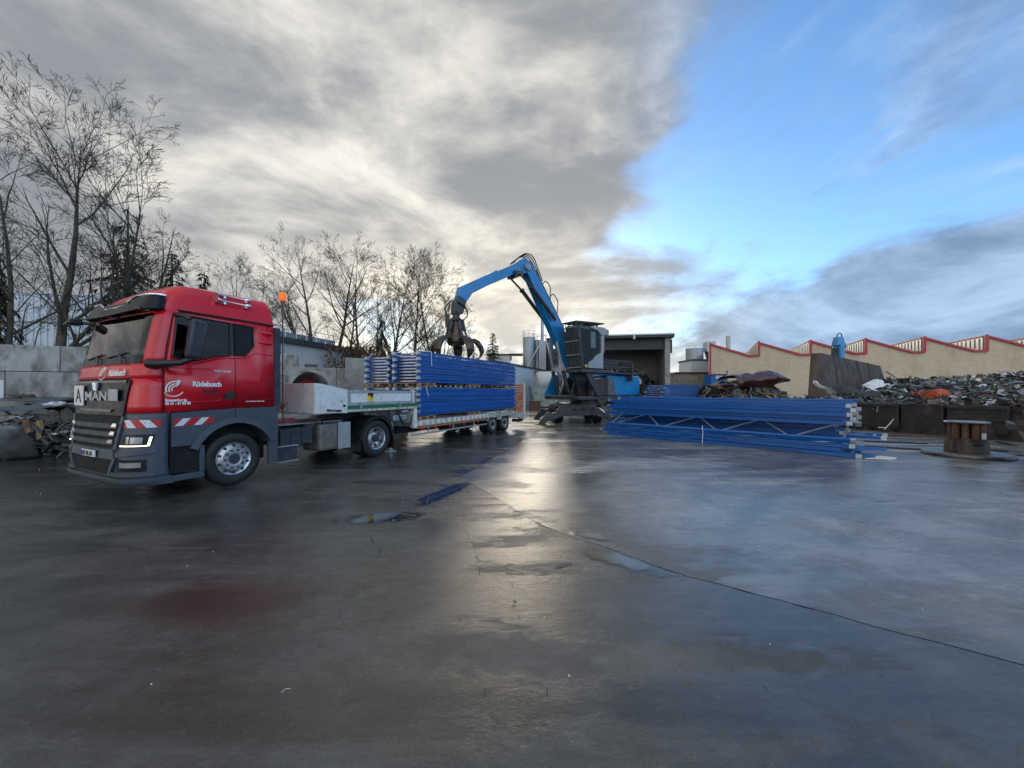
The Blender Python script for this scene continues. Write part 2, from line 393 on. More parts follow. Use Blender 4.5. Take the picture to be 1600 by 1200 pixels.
def water_mat():
    m = bpy.data.materials.new('puddle_water')
    m.use_nodes = True
    b = m.node_tree.nodes['Principled BSDF']
    b.inputs['Base Color'].default_value = (0.030, 0.030, 0.028, 1)
    b.inputs['Roughness'].default_value = 0.015
    b.inputs['IOR'].default_value = 1.6
    b.inputs['Specular IOR Level'].default_value = 0.8
    q = NT(m.node_tree)
    ge = q.n('ShaderNodeTexCoord').outputs['Generated']
    ob = q.n('ShaderNodeTexCoord').outputs['Object']
    ctr = q.n('ShaderNodeVectorMath', operation='SUBTRACT', i_0=ge, i_1=(0.5, 0.5, 0.0)).outputs[0]
    ctr = q.mapping(ctr, scale=(2, 2, 0))
    r = q.n('ShaderNodeVectorMath', operation='LENGTH', i_0=ctr).outputs['Value']
    r = q.m('ADD', r, q.m('MULTIPLY', q.m('SUBTRACT', q.noise(ob, 5.0, 7, 0.62, 0.4), 0.5), 1.5))
    q.put(b.inputs['Alpha'], q.ramp(r, 0.92, 0.45))
    bn = q.n('ShaderNodeBump', i_Strength=0.03, i_Distance=0.01,
             i_Height=q.noise(q.n('ShaderNodeTexCoord').outputs['Object'], 6.0, 2, 0.5))
    q.put(b.inputs['Normal'], bn.outputs[0])
    MATS['puddle_water'] = m
water_mat()
# ------------------------------------------------------------------ mesh helpers
V = Vector
def smooth_path(pts, n=5):
    """Catmull-Rom curve through the points"""
    P = [V(p) for p in pts]
    P = [P[0] * 2 - P[1]] + P + [P[-1] * 2 - P[-2]]
    out = []
    for i in range(1, len(P) - 2):
        a, b, c, d = P[i - 1], P[i], P[i + 1], P[i + 2]
        for k in range(n):
            t = k / n
            out.append(0.5 * ((2 * b) + (c - a) * t + (2 * a - 5 * b + 4 * c - d) * t * t + (3 * b - a - 3 * c + d) * t ** 3))
    out.append(P[-2])
    return out

class MB:
    """collects shapes for ONE mesh"""
    def __init__(s):
        s.v, s.f, s.mi, s.cur = [], [], [], 0
    def add(s, vs, fs):
        o = len(s.v)
        s.v.extend([tuple(p) for p in vs])
        s.f.extend([tuple(i + o for i in f) for f in fs])
        s.mi.extend([s.cur] * len(fs))
        return s
    def hexa(s, p):
        """8 corners: bottom ring 0-3 counter-clockwise, top ring 4-7"""
        return s.add(p, [(3, 2, 1, 0), (4, 5, 6, 7), (0, 1, 5, 4), (1, 2, 6, 5), (2, 3, 7, 6), (3, 0, 4, 7)])
    def bx(s, x0, x1, y0, y1, z0, z1):
        return s.hexa([(x0, y0, z0), (x1, y0, z0), (x1, y1, z0), (x0, y1, z0), (x0, y0, z1), (x1, y0, z1), (x1, y1, z1), (x0, y1, z1)])
    def bar(s, p, q, w, h, up=(0, 0, 1)):
        p, q = V(p), V(q)
        d = (q - p).normalized()
        sd = d.cross(V(up))
        if sd.length < 1e-4:
            sd = d.cross(V((1, 0, 0)))
        sd.normalize()
        u = sd.cross(d)
        a, b = sd * w / 2, u * h / 2
        return s.hexa([p - a - b, p + a - b, q + a - b, q - a - b, p - a + b, p + a + b, q + a + b, q - a + b])
    def tube(s, pts, rad, n=8, cap=True):
        pts = [V(p) for p in pts]
        m = len(pts)
        if not hasattr(rad, '__len__'):
            rad = [rad] * m
        vs, fs = [], []
        ref = None
        for i in range(m):
            d = (pts[min(i + 1, m - 1)] - pts[max(i - 1, 0)])
            if d.length < 1e-9:
                d = V((0, 0, 1))
            d.normalize()
            if ref is None:
                ref = d.orthogonal().normalized()
            else:
                ref = ref - d * ref.dot(d)
                if ref.length < 1e-5:
                    ref = d.orthogonal()
                ref.normalize()
            bi = d.cross(ref)
            for k in range(n):
                a = 2 * math.pi * k / n
                vs.append(pts[i] + (ref * math.cos(a) + bi * math.sin(a)) * rad[i])
        for i in range(m - 1):
            for k in range(n):
                a, b = i * n + k, i * n + (k + 1) % n
                fs.append((a, b, b + n, a + n))
        if cap:
            fs.append(tuple(range(n - 1, -1, -1)))
            fs.append(tuple((m - 1) * n + k for k in range(n)))
        return s.add(vs, fs)
    def lathe(s, prof, org, axis, n=24, a0=0.0, a1=None):
        """prof: (radius, distance along axis)"""
        ax = V(axis).normalized()
        e1 = ax.orthogonal().normalized() if abs(ax.z) > 0.9 else V((0, 0, 1)) - ax * ax.z
        e1.normalize()
        e2 = ax.cross(e1)
        org = V(org)
        full = a1 is None
        cnt = n if full else n + 1
        vs, fs = [], []
        for (r, t) in prof:
            for k in range(cnt):
                a = a0 + (2 * math.pi if full else (a1 - a0)) * k / n
                vs.append(org + ax * t + (e1 * math.cos(a) + e2 * math.sin(a)) * r)
        for i in range(len(prof) - 1):
            for k in range(n):
                a = i * cnt + k
                b = i * cnt + ((k + 1) % cnt if full else k + 1)
                fs.append((a, b, b + cnt, a + cnt))
        return s.add(vs, fs)
    def disc(s, c, axis, r, n=24):
        return s.lathe([(0.0005, 0), (r, 0)], c, axis, n)
    def prism(s, poly, fn, d0, d1):
        """polygon (a,b) pushed from depth d0 to d1; fn(a,b,d)->xyz"""
        n = len(poly)
        vs = [fn(a, b, d0) for a, b in poly] + [fn(a, b, d1) for a, b in poly]
        fs = [tuple(range(n)), tuple(range(2 * n - 1, n - 1, -1))]
        fs += [(i, i + n, (i + 1) % n + n, (i + 1) % n) for i in range(n)]
        return s.add(vs, fs)
    def grid(s, fn, nu, nv):
        vs = [fn(i / nu, j / nv) for j in range(nv + 1) for i in range(nu + 1)]
        fs = [(j * (nu + 1) + i, j * (nu + 1) + i + 1, (j + 1) * (nu + 1) + i + 1, (j + 1) * (nu + 1) + i) for j in range(nv) for i in range(nu)]
        return s.add(vs, fs)
    def mesh(s, name, mats, smooth=None):
        me = bpy.data.meshes.new(name)
        me.from_pydata(s.v, [], s.f)
        for mm in (mats if isinstance(mats, (list, tuple)) else [mats]):
            me.materials.append(MATS[mm])
        if max(s.mi, default=0) > 0:
            me.polygons.foreach_set('material_index', s.mi)
        if smooth:
            me.polygons.foreach_set('use_smooth', [True] * len(me.polygons))
            me.set_sharp_from_angle(angle=R(smooth))
        me.update()
        return me
    def build(s, name, mats, parent=None, smooth=None, bevel=0.0, solid=0.0, fix=True):
        me = s.mesh(name, mats, smooth)
        if fix:
            bm = bmesh.new()
            bm.from_mesh(me)
            bmesh.ops.recalc_face_normals(bm, faces=bm.faces)
            bm.to_mesh(me)
            bm.free()
        o = bpy.data.objects.new(name, me)
        C.objects.link(o)
        if parent is not None:
            o.parent = parent
        if solid:
            md = o.modifiers.new('thickness', 'SOLIDIFY')
            md.thickness = solid
        if bevel:
            md = o.modifiers.new('bevel', 'BEVEL')
            md.width = bevel
            md.segments = 2
            md.limit_method = 'ANGLE'
            md.angle_limit = R(40)
        return o

def tag(o, label=None, cat=None, group=None, kind=None):
    if label: o['label'] = label
    if cat: o['category'] = cat
    if group: o['group'] = group
    if kind: o['kind'] = kind
    return o

def empty(name, loc=(0, 0, 0), rz=0.0, label=None, cat=None, group=None):
    o = bpy.data.objects.new(name, None)
    C.objects.link(o)
    o.location = loc
    o.rotation_euler = (0, 0, rz)
    o.empty_display_size = 0.2
    return tag(o, label, cat, group)

def inst(me, name, parent=None, loc=(0, 0, 0), rot=(0, 0, 0), scale=(1, 1, 1)):
    o = bpy.data.objects.new(name, me)
    C.objects.link(o)
    o.location, o.rotation_euler, o.scale = loc, rot, scale
    if parent is not None:
        o.parent = parent
    return o

def text(name, body, size, mtx, material, parent, bold=0.0, depth=0.002, align='LEFT', sx=1.0, space=1.0):
    cu = bpy.data.curves.new(name, 'FONT')
    cu.body = body
    cu.size = size
    cu.offset = bold
    cu.extrude = depth
    cu.align_x = align
    cu.space_character = space
    cu.resolution_u = 3
    ob = bpy.data.objects.new(name, cu)
    C.objects.link(ob)
    dg = bpy.context.evaluated_depsgraph_get()
    me = bpy.data.meshes.new_from_object(ob.evaluated_get(dg))
    bpy.data.objects.remove(ob)
    me.transform(mtx @ Matrix.Diagonal((sx, 1, 1, 1)))
    me.materials.clear()
    me.materials.append(MATS[material])
    me.name = name
    o = bpy.data.objects.new(name, me)
    C.objects.link(o)
    o.parent = parent
    return o

def axes(org, X, Y):
    X, Y = V(X).normalized(), V(Y).normalized()
    Z = X.cross(Y)
    return Matrix(((X.x, Y.x, Z.x, org[0]), (X.y, Y.y, Z.y, org[1]), (X.z, Y.z, Z.z, org[2]), (0, 0, 0, 1)))

def lerp_t(tab, x):
    if x <= tab[0][0]: return tab[0][1]
    for (a, va), (b, vb) in zip(tab, tab[1:]):
        if x <= b:
            return va + (vb - va) * (x - a) / (b - a)
    return tab[-1][1]

ORD = ['first', 'second', 'third', 'fourth', 'fifth', 'sixth', 'seventh', 'eighth', 'ninth', 'tenth', 'eleventh', 'twelfth',
       'thirteenth', 'fourteenth', 'fifteenth', 'sixteenth', 'seventeenth', 'eighteenth', 'nineteenth', 'twentieth']
# ================================================================== GROUND
def irregular(cx, cy, rx, ry, rot, seed, n=40, amp=0.35):
    random.seed(seed)
    pts = []
    for k in range(n):
        a = 2 * math.pi * k / n
        r = 1 + amp * (mnoise.noise(V((math.cos(a) * 1.3, math.sin(a) * 1.3, seed * 3.1))) * 1.4)
        x, y = rx * r * math.cos(a), ry * r * math.sin(a)
        pts.append((cx + x * math.cos(rot) - y * math.sin(rot), cy + x * math.sin(rot) + y * math.cos(rot)))
    return pts

g = MB()
g.add([(-900, -300, 0), (900, -300, 0), (900, 1500, 0), (-900, 1500, 0)], [(0, 1, 2, 3)])
tag(g.build('yard_ground', 'wet_asphalt'), 'dark wet asphalt of the scrap yard', kind='structure')
# concrete apron on the right, its edge a shallow uneven joint
random.seed(4)
edge1 = []
C0, C1 = V((-1.08, 8.08)), V((9.0, -4.4))
EP = [V((-1.08, 8.08)), V((-.33, 6.59)), V((.43, 5.11)), V((1.10, 4.38)), V((1.64, 3.79)), V((2.15, 3.40)), V((2.57, 3.09)), V((3.35, 2.51)), V((5.2, 1.1)), V((10.5, -3.4))]
EPS = smooth_path([(p.x, p.y, 0) for p in EP], 7)
for i in range(len(EPS)):
    p = V((EPS[i].x, EPS[i].y))
    nrm = V((0.78, 0.63))
    edge1.append(p + nrm * (mnoise.noise(V((i * 0.35, 0.3, 0))) * 0.025 + mnoise.noise(V((i * 1.7, 4.3, 0))) * 0.012))
edge2 = [V((-1.08, 8.08)).lerp(V((2.4, 22.0)), i / 20) + V((mnoise.noise(V((i * 0.6, 7.3, 0))) * 0.08, 0)) for i in range(1, 21)]
poly = [(p.x, p.y) for p in reversed(edge2)] + [(p.x, p.y) for p in edge1] + [(90, -3.4), (90, 46), (8, 46)]
g = MB()
g.add([(x, y, 0.003) for x, y in poly], [tuple(range(len(poly)))])
tag(g.build('concrete_apron', 'wet_concrete', fix=False), 'lighter wet concrete slab on the right of the yard', kind='structure')
jt = MB()
run = []
for i, p in enumerate(edge1 + [None]):
    if p is not None and mnoise.noise(V((i * 0.31, 5.1, 2))) > .02:
        run.append((p.x - 0.008, p.y - 0.006, 0.001))
    else:
        if len(run) > 2: jt.tube(run, [0.001] + [0.0025 + 0.006 * max(0, mnoise.noise(V((j * 0.9, i, 2)))) for j in range(len(run) - 2)] + [0.001], 6)
        run = []
tag(jt.build('slab_joint', 'void_black'), 'dark tarred joint along the slab edge', kind='structure')
jt = MB()
jt.tube([(p.x - 0.012, p.y, 0.001) for p in edge2], 0.008, 6)
tag(jt.build('slab_joint', 'void_black'), 'dark joint along the far slab edge', kind='structure')

def puddle(name, pts, z, label):
    cx, cy, rx, ry, rot = pts
    m = MB()
    m.grid(lambda u, v: ((u - .5) * 2 * rx * 1.5, (v - .5) * 2 * ry * 1.5, 0), 4, 4)
    o = m.build(name, 'puddle_water', fix=False)
    o.location, o.rotation_euler = (cx, cy, z), (0, 0, rot)
    return tag(o, label, kind='structure')
puddle('puddle', (-1.84, 5.46, 0.50, 0.20, R(10)), 0.0042, 'long bright puddle on the asphalt')
puddle('puddle', (-1.22, 6.75, 0.16, 0.75, R(-22)), 0.0042, 'thin dark wet channel running to the puddle')
puddle('puddle', (1.15, 4.06, 0.42, 0.13, R(-42)), 0.0042, 'blue puddle along the slab edge')
puddle('puddle', (0.98, 4.75, 0.20, 0.10, R(-35)), 0.0072, 'small puddle on the slab')
puddle('puddle', (6.1, 6.3, 0.22, 0.05, R(5)), 0.0072, 'tiny far puddle on the slab')
puddle('puddle', (0.52, 3.95, 0.10, 0.03, R(35)), 0.0042, 'sliver of water beside the slab joint')

# cracks in the asphalt
def crack(pts, w, seed):
    random.seed(seed)
    m = MB()
    out = []
    for (a, b) in zip(pts, pts[1:]):
        for i in range(8):
            t = i / 8
            out.append((a[0] + (b[0] - a[0]) * t + random.uniform(-1, 1) * 0.025, a[1] + (b[1] - a[1]) * t + random.uniform(-1, 1) * 0.025))
    vs, fs = [], []
    for i, (x, y) in enumerate(out):
        ww = w * (0.1 + 0.7 * random.random() ** 2)
        vs += [(x - ww, y, 0.004), (x + ww, y + ww * 0.4, 0.004)]
    fs = [(2 * i, 2 * i + 1, 2 * i + 3, 2 * i + 2) for i in range(len(out) - 1)]
    m.add(vs, fs)
    return tag(m.build('asphalt_crack', 'void_black', fix=False), 'thin crack across the asphalt', kind='structure')
crack([(-0.62, 5.0), (-0.40, 4.3), (-0.30, 3.75), (-0.55, 3.4), (-0.85, 3.1)], 0.005, 1)
crack([(-0.30, 3.75), (-0.02, 3.6), (0.2, 3.3)], 0.004, 2)
crack([(-1.75, 4.75), (-1.5, 4.35), (-1.42, 4.05)], 0.007, 3)
crack([(-2.6, 2.3), (-1.9, 2.62), (-1.3, 2.85)], 0.005, 4)
# ================================================================== TRACTOR UNIT
TO = (-5.913, 6.041, 0.0)
TROT = math.atan2(0.8957, 0.4446)
T = empty('tractor_unit', TO, TROT, 'red and dark grey two-axle tractor unit with an orange beacon, coupled to the low-loader', 'truck')
FZ = [(0.25, 0.0), (0.32, -0.10), (0.6, -0.11), (1.0, -0.08), (1.42, -0.03), (2.0, 0.0), (2.25, 0.04), (3.12, 0.23), (3.2, 0.25)]
RZ = [(0.3, 0.36), (1.45, 0.32), (2.25, 0.30), (3.2, 0.22)]
BOW = 0.05
YC = 1.36            # half width of the cab
SF = 1.08
def inset(z): return max(0.0, (z - 1.45) * 0.031)
def surf(s, z, off=0.0):
    f, rr, wd = lerp_t(FZ, z), lerp_t(RZ, z), YC - inset(z)
    a = abs(s)
    st = wd - rr
    if a <= st:
        x, yy, nx, ny = f + BOW * (a / wd) ** 2, a, -1.0, 0.0
    elif a <= st + rr * math.pi / 2:
        th = (a - st) / rr
        x, yy, nx, ny = f + BOW + rr * (1 - math.cos(th)) - BOW * (1 - (st / wd) ** 2) * max(0, 1 - th * 2), st + rr * math.sin(th), -math.cos(th), math.sin(th)
    else:
        x, yy, nx, ny = f + BOW + rr + (a - st - rr * math.pi / 2), wd, 0.0, 1.0
    x += nx * off
    yy += ny * off
    return (x, YC - math.copysign(1, s) * yy, z)
def sx(x, z):
    f, rr, wd = lerp_t(FZ, z), lerp_t(RZ, z), YC - inset(z)
    return wd - rr + rr * math.pi / 2 + (x - f - BOW - rr)
def patch(m, q, nu=12, nv=6, off=0.0):
    """q: corners (s,z) bottom-left, bottom-right, top-right, top-left"""
    def fn(u, v):
        s = (q[0][0] * (1 - u) + q[1][0] * u) * (1 - v) + (q[3][0] * (1 - u) + q[2][0] * u) * v
        z = (q[0][1] * (1 - u) + q[1][1] * u) * (1 - v) + (q[3][1] * (1 - u) + q[2][1] * u) * v
        return surf(s, z, off)
    m.grid(fn, nu, nv)
def slab(m, q, off, th, nu=10, nv=2, sf=None):
    """a panel of real thickness lying on the cab surface"""
    q = [(a * (SF if sf is None else sf), b) for a, b in q]
    n0 = len(m.v)
    patch(m, q, nu, nv, off + th)
    a = n0
    n1 = len(m.v)
    patch(m, q, nu, nv, off)
    W = nu + 1
    ring = [i for i in range(W)] + [j * W + nu for j in range(1, nv + 1)] + [nv * W + i for i in range(nu - 1, -1, -1)] + [j * W for j in range(nv - 1, 0, -1)]
    k = len(ring)
    for i in range(k):
        m.f.append((a + ring[i], a + ring[(i + 1) % k], n1 + ring[(i + 1) % k], n1 + ring[i]))
        m.mi.append(m.cur)

def arc_end(z): return lerp_t(FZ, z) + BOW + lerp_t(RZ, z)
def side_pt(x, z, off=0.0, far=False):
    y = inset(z) - off
    return (x, 2 * YC - y if far else y, z)
def fill_side(m, outer, holes, far):
    """planar door side with window openings"""
    bm = bmesh.new()
    eds = []
    for loop in [outer] + holes:
        vs = [bm.verts.new((x, z, 0)) for x, z in loop]
        eds += [bm.edges.new((vs[i], vs[(i + 1) % len(vs)])) for i in range(len(vs))]
    bmesh.ops.triangle_fill(bm, use_beauty=True, use_dissolve=False, edges=eds, normal=(0, 0, 1))
    bm.verts.index_update()
    m.add([side_pt(v.co.x, v.co.y, 0, far) for v in bm.verts], [tuple(v.index for v in f.verts) for f in bm.faces])
    bm.free()

WIN = [(0.475, 2.40), (0.53, 2.36), (0.80, 2.34), (1.10, 2.44), (1.365, 2.47), (1.365, 3.085), (0.60, 3.115), (0.55, 3.08)]
QWIN = [(1.40, 2.49), (1.63, 2.49), (1.785, 2.70), (1.785, 3.065), (1.40, 3.083)]
cab = MB()
za = [1.45, 1.7, 2.0, 2.25, 2.5, 2.8, 3.0, 3.17]
front_edge = [(arc_end(z), z) for z in za]
SIDE = [(front_edge[0][0], 1.44), (1.0, 1.465), (2.17, 1.49), (2.19, 3.17)] + [p for p in reversed(front_edge)][:-1]
for far in (False, True):
    sg = -1 if far else 1
    fill_side(cab, SIDE, [WIN, QWIN], far)
    e = lambda z: sx(arc_end(z), z) * sg
    patch(cab, [(0.95 * sg, 1.44), (e(1.45), 1.44), (e(2.0), 2.0), (1.08 * sg, 2.0)], 10, 5)
    patch(cab, [(0.0, 2.0), (e(2.0), 2.0), (e(2.25), 2.25), (0.0, 2.25)], 16, 3)
    patch(cab, [(1.19 * sg, 2.25), (e(2.25), 2.25), (e(3.17), 3.17), (1.17 * sg, 3.17)], 8, 8)
    patch(cab, [(0.0, 3.10), (1.17 * sg, 3.10), (1.17 * sg, 3.17), (0.0, 3.17)], 10, 2)
cab.add([(2.17, 0.0, 1.46), (2.17, 2.72, 1.46), (2.19, 2.66, 3.17), (2.19, 0.055, 3.17)], [(0, 1, 2, 3)])
cab.build('cab_shell', 'red_paint', T, smooth=40, solid=0.012, fix=True)

# roof: lofted rings narrowing to the crown
rings = [(3.17, 0.245, 0.055, 2.19, 0.22), (3.24, 0.26, 0.075, 2.19, 0.22), (3.40, 0.34, 0.125, 2.18, 0.22), (3.57, 0.48, 0.205, 2.17, 0.22),
         (3.665, 0.62, 0.275, 2.15, 0.22), (3.70, 0.78, 0.36, 2.12, 0.24), (3.73, 1.20, 0.70, 2.0, 0.3)]
rf = MB()
NN = 0
prev = None
for (z, f, ins, rear, rr) in rings:
    wd = YC - ins
    ring = []
    for t in [i / 8 for i in range(9)]:
        yy = (wd - rr) * t
        ring.append((f + BOW * t * t * 0.8, yy))
    for t in [i / 6 for i in range(1, 7)]:
        th = t * math.pi / 2
        ring.append((f + BOW * 0.8 + rr * (1 - math.cos(th)), wd - rr + rr * math.sin(th)))
    for t in [i / 4 for i in range(1, 5)]:
        ring.append((f + BOW * .8 + rr + (rear - f - BOW * .8 - rr) * t, wd))
    full = [(x, YC + y, z) for x, y in reversed(ring)] + [(x, YC - y, z) for x, y in ring[1:]]
    NN = len(full)
    rf.v += full
for i in range(len(rings) - 1):
    for k in range(NN - 1):
        a = i * NN + k
        rf.f.append((a, a + 1, a + 1 + NN, a + NN)); rf.mi.append(0)
    rf.f.append((i * NN, (i + 1) * NN, (i + 1) * NN + NN - 1, i * NN + NN - 1)); rf.mi.append(0)
rf.f.append(tuple((len(rings) - 1) * NN + k for k in range(NN))); rf.mi.append(0)
rf.build('roof', 'red_paint', T, smooth=22)
for far in (0, 1):
    gt = MB()
    gt.tube([side_pt(0.56, 3.185, 0.012, far), side_pt(1.2, 3.18, 0.012, far), side_pt(2.19, 3.168, 0.012, far)], 0.017, 6)
    gt.build('roof_gutter', 'black_plastic', T)

# glazing
ws = MB()
patch(ws, [(-1.19, 2.25), (1.19, 2.25), (1.17, 3.10), (-1.17, 3.10)], 24, 8, -0.004)
ws.build('windscreen', 'screen_glass', T, smooth=60)
bd = MB()
patch(bd, [(-1.18, 2.255), (1.18, 2.255), (1.18, 2.40), (-1.18, 2.40)], 24, 2, 0.002)
bd.build('windscreen_border', 'black_gloss', T, smooth=60)
for far in (False, True):
    gl = MB()
    gl.add([side_pt(x, z, -0.012, far) for x, z in WIN], [tuple(range(len(WIN)))])
    gl.build('door_window', 'side_glass', T)
    gl = MB()
    gl.add([side_pt(x, z, -0.010, far) for x, z in QWIN], [tuple(range(len(QWIN)))])
    gl.build('quarter_window', 'black_gloss' if not far else 'side_glass', T)
    fr = MB()
    for loop in (WIN, QWIN):
        fr.tube([side_pt(x, z, 0.0, far) for x, z in loop + [loop[0]]], 0.014, 6)
    fr.bx(1.365, 1.40, *( (2.64, 2.69) if far else (0.030, 0.075)), 2.48, 3.09)
    fr.build('window_seal', 'black_plastic', T)

# interior
it = MB()
it.bx(0.42, 2.15, 0.1, 2.4, 1.46, 1.52)
it.bx(2.08, 2.15, 0.1, 2.4, 1.5, 3.15)
it.build('cab_floor', 'seat_cloth', T)
it = MB()
it.hexa([(0.12, 0.25, 1.9), (0.75, 0.15, 1.7), (0.75, 2.35, 1.7), (0.12, 2.25, 1.9), (0.18, 0.25, 2.30), (0.62, 0.15, 2.26), (0.62, 2.35, 2.26), (0.18, 2.25, 2.30)])
it.build('dashboard', 'black_plastic', T, bevel=0.03)
for yc in (0.62, 1.88):
    se = MB()
    se.bx(1.0, 1.5, yc - 0.24, yc + 0.24, 1.85, 2.02)
    se.hexa([(1.42, yc - .24, 2.0), (1.58, yc - .24, 2.0), (1.58, yc + .24, 2.0), (1.42, yc + .24, 2.0), (1.60, yc - .2, 2.62), (1.72, yc - .2, 2.62), (1.72, yc + .2, 2.62), (1.60, yc + .2, 2.62)])
    se.bx(1.62, 1.72, yc - .13, yc + .13, 2.62, 2.84)
    se.bx(1.1, 1.4, yc - .1, yc + .1, 1.5, 1.85)
    se.build('seat', 'seat_cloth', T, bevel=0.04)
sw = MB()
cw, ax = V((0.78, 0.62, 2.28)), V((-0.55, 0, 0.83)).normalized()
e1 = ax.orthogonal().normalized(); e2 = ax.cross(e1)
sw.tube([cw + (e1 * math.cos(a) + e2 * math.sin(a)) * 0.22 for a in [k * math.pi / 12 for k in range(25)]], 0.016, 6)
sw.bar(cw - e1 * .21, cw + e1 * .21, .04, .02)
sw.bar(cw, cw - ax * .3, .06, .06)
sw.build('steering_wheel', 'black_plastic', T)

# sun visor with bright edge
NV = 28
def vis_top(s): return 3.255 + 0.155 * min(1, max(0, (abs(s) - 0.30) / 0.42)) ** 1.0
vs_ = MB()
def vf(u, v):
    s = -1.30 + 2.60 * u
    zt = vis_top(s)
    zb = 3.12 + 0.03 * (abs(s) / 1.2) ** 2
    z = zb + (zt - zb) * v
    return surf(s, min(z, 3.2), 0.15 - 0.05 * v - 0.10 * max(0, (abs(s) - 1.05) / 0.25) ** 2 - max(0, z - 3.2) * 0.3)[:2] + (z,)
vs_.grid(vf, NV, 6)
vs_.build('sun_visor', 'black_gloss', T, smooth=50, solid=0.015)
ch = MB()
ch.tube([V(vf(i / NV, 1.0)) + V((0, 0, 0.006)) for i in range(NV + 1)], 0.018, 6)
ch.build('visor_trim', 'chrome', T, smooth=60)
br = MB()
br.bx(0.16, 0.36, 0.75, 1.75, 3.18, 3.32)
for y in (0.25, 0.9, 1.6, 2.25):
    br.bar((0.12, y, 3.16), (0.40, y, 3.20), 0.03, 0.05)
br.build('visor_bracket', 'black_plastic', T)

# wipers
for y0, y1 in ((0.62, 1.22), (1.5, 2.1)):
    wp = MB()
    z0, z1 = 2.27, 2.42
    wp.tube([surf(YC - y0, 2.26, 0.03), surf(YC - y0 - .04, 2.36, 0.03), surf(YC - y0 - .22, 2.41, 0.025)], 0.013, 6)
    wp.tube([surf(YC - y0 + .02, 2.44, 0.015), surf(YC - y1, 2.37, 0.015)], 0.012, 6)
    wp.build('wiper', 'black_plastic', T)

# lower front: bumper shell in dark grey plastic
bp = MB()
E0 = lambda z: sx(0.43, z)
for sg in (-1, 1):
    patch(bp, [(0.0, 0.36), (E0(0.36) * sg, 0.36), (E0(1.44) * sg, 1.44), (0.0, 1.44)], 26, 14, -0.004)
bp.build('bumper_shell', 'grey_plastic', T, smooth=40, solid=0.02)
lip = MB()
slab(lip, [(-E0(0.3), 0.27), (E0(0.3), 0.27), (E0(0.40), 0.40), (-E0(0.4), 0.40)], 0.0, 0.045, 40, 3, 1.0)
lip.build('bumper_lip', 'grey_plastic', T, smooth=50)
# upper grille panel
gp = MB()
slab(gp, [(-0.90, 1.40), (0.90, 1.40), (1.02, 1.985), (-1.02, 1.985)], 0.0, 0.022, 20, 6)
gp.build('grille_panel', 'black_gloss', T, smooth=50)
gp = MB()
slab(gp, [(-0.94, 1.935), (0.94, 1.935), (0.96, 1.975), (-0.96, 1.975)], 0.023, 0.012, 20, 1)
slab(gp, [(-0.55, 1.455), (0.55, 1.455), (0.60, 1.50), (-0.60, 1.50)], 0.023, 0.02, 16, 1)
gp.build('grille_trim', 'plate_steel', T, smooth=50)
# middle radiator opening with three slats
bk = MB()
patch(bk, [(-0.80, 0.86), (0.80, 0.86), (0.93, 1.395), (-0.93, 1.395)], 18, 4, 0.003)
bk.build('radiator_opening', 'void_black', T, smooth=50)
for k, z in enumerate((0.93, 1.06, 1.19)):
    hw = 0.755 + (z - 0.86) * 0.22
    sl = MB()
    slab(sl, [(-hw, z), (hw, z), (hw + .01, z + .075), (-hw - .01, z + .075)], 0.004, 0.045, 18, 1)
    so = sl.build('grille_slat', 'frame_dark', T, smooth=50)
    for sg in (-1, 1):
        tp = MB()
        slab(tp, sorted([(sg * (hw - .15), z + .028), (sg * (hw + .002), z + .028)]) + sorted([(sg * (hw + .006), z + .085), (sg * (hw - .10), z + .085)], reverse=True), 0.050, 0.008, 4, 1)
        tp.build('slat_tip', 'chrome', so)
# surround of the radiator and of the lower intake
lo = MB()
patch(lo, [(-0.67, 0.44), (0.67, 0.44), (0.84, 0.68), (-0.84, 0.68)], 18, 3, 0.003)
lo.build('lower_intake', 'void_black', T, smooth=50)
rb = MB()
slab(rb, [(-0.80, 0.70), (0.80, 0.70), (0.76, 0.85), (-0.76, 0.85)], 0.0, 0.03, 18, 2)
for sg in (-1, 1):
    q = [(sg * 0.62, 0.43), (sg * 0.70, 0.43), (sg * 0.88, 0.72), (sg * 0.80, 0.72)]
    if sg < 0: q = [q[1], q[0], q[3], q[2]]
    slab(rb, q, 0.0, 0.035, 3, 3)
    q = [(sg * 0.76, 0.86), (sg * 0.84, 0.86), (sg * 0.95, 1.39), (sg * 0.88, 1.39)]
    if sg < 0: q = [q[1], q[0], q[3], q[2]]
    slab(rb, q, 0.0, 0.03, 3, 4)
    q = [(sg * 0.70, 0.43), (sg * 1.38, 0.43), (sg * 1.38, 0.49), (sg * 0.70, 0.49)]
    if sg < 0: q = [q[1], q[0], q[3], q[2]]
    slab(rb, q, 0.0, 0.03, 8, 1)
    q = [(sg * 0.84, 0.74), (sg * 1.40, 0.80), (sg * 1.40, 0.86), (sg * 0.84, 0.80)]
    if sg < 0: q = [q[1], q[0], q[3], q[2]]
    slab(rb, q, 0.0, 0.028, 8, 1)
rb.build('bumper_frame', 'grey_plastic', T, smooth=50)
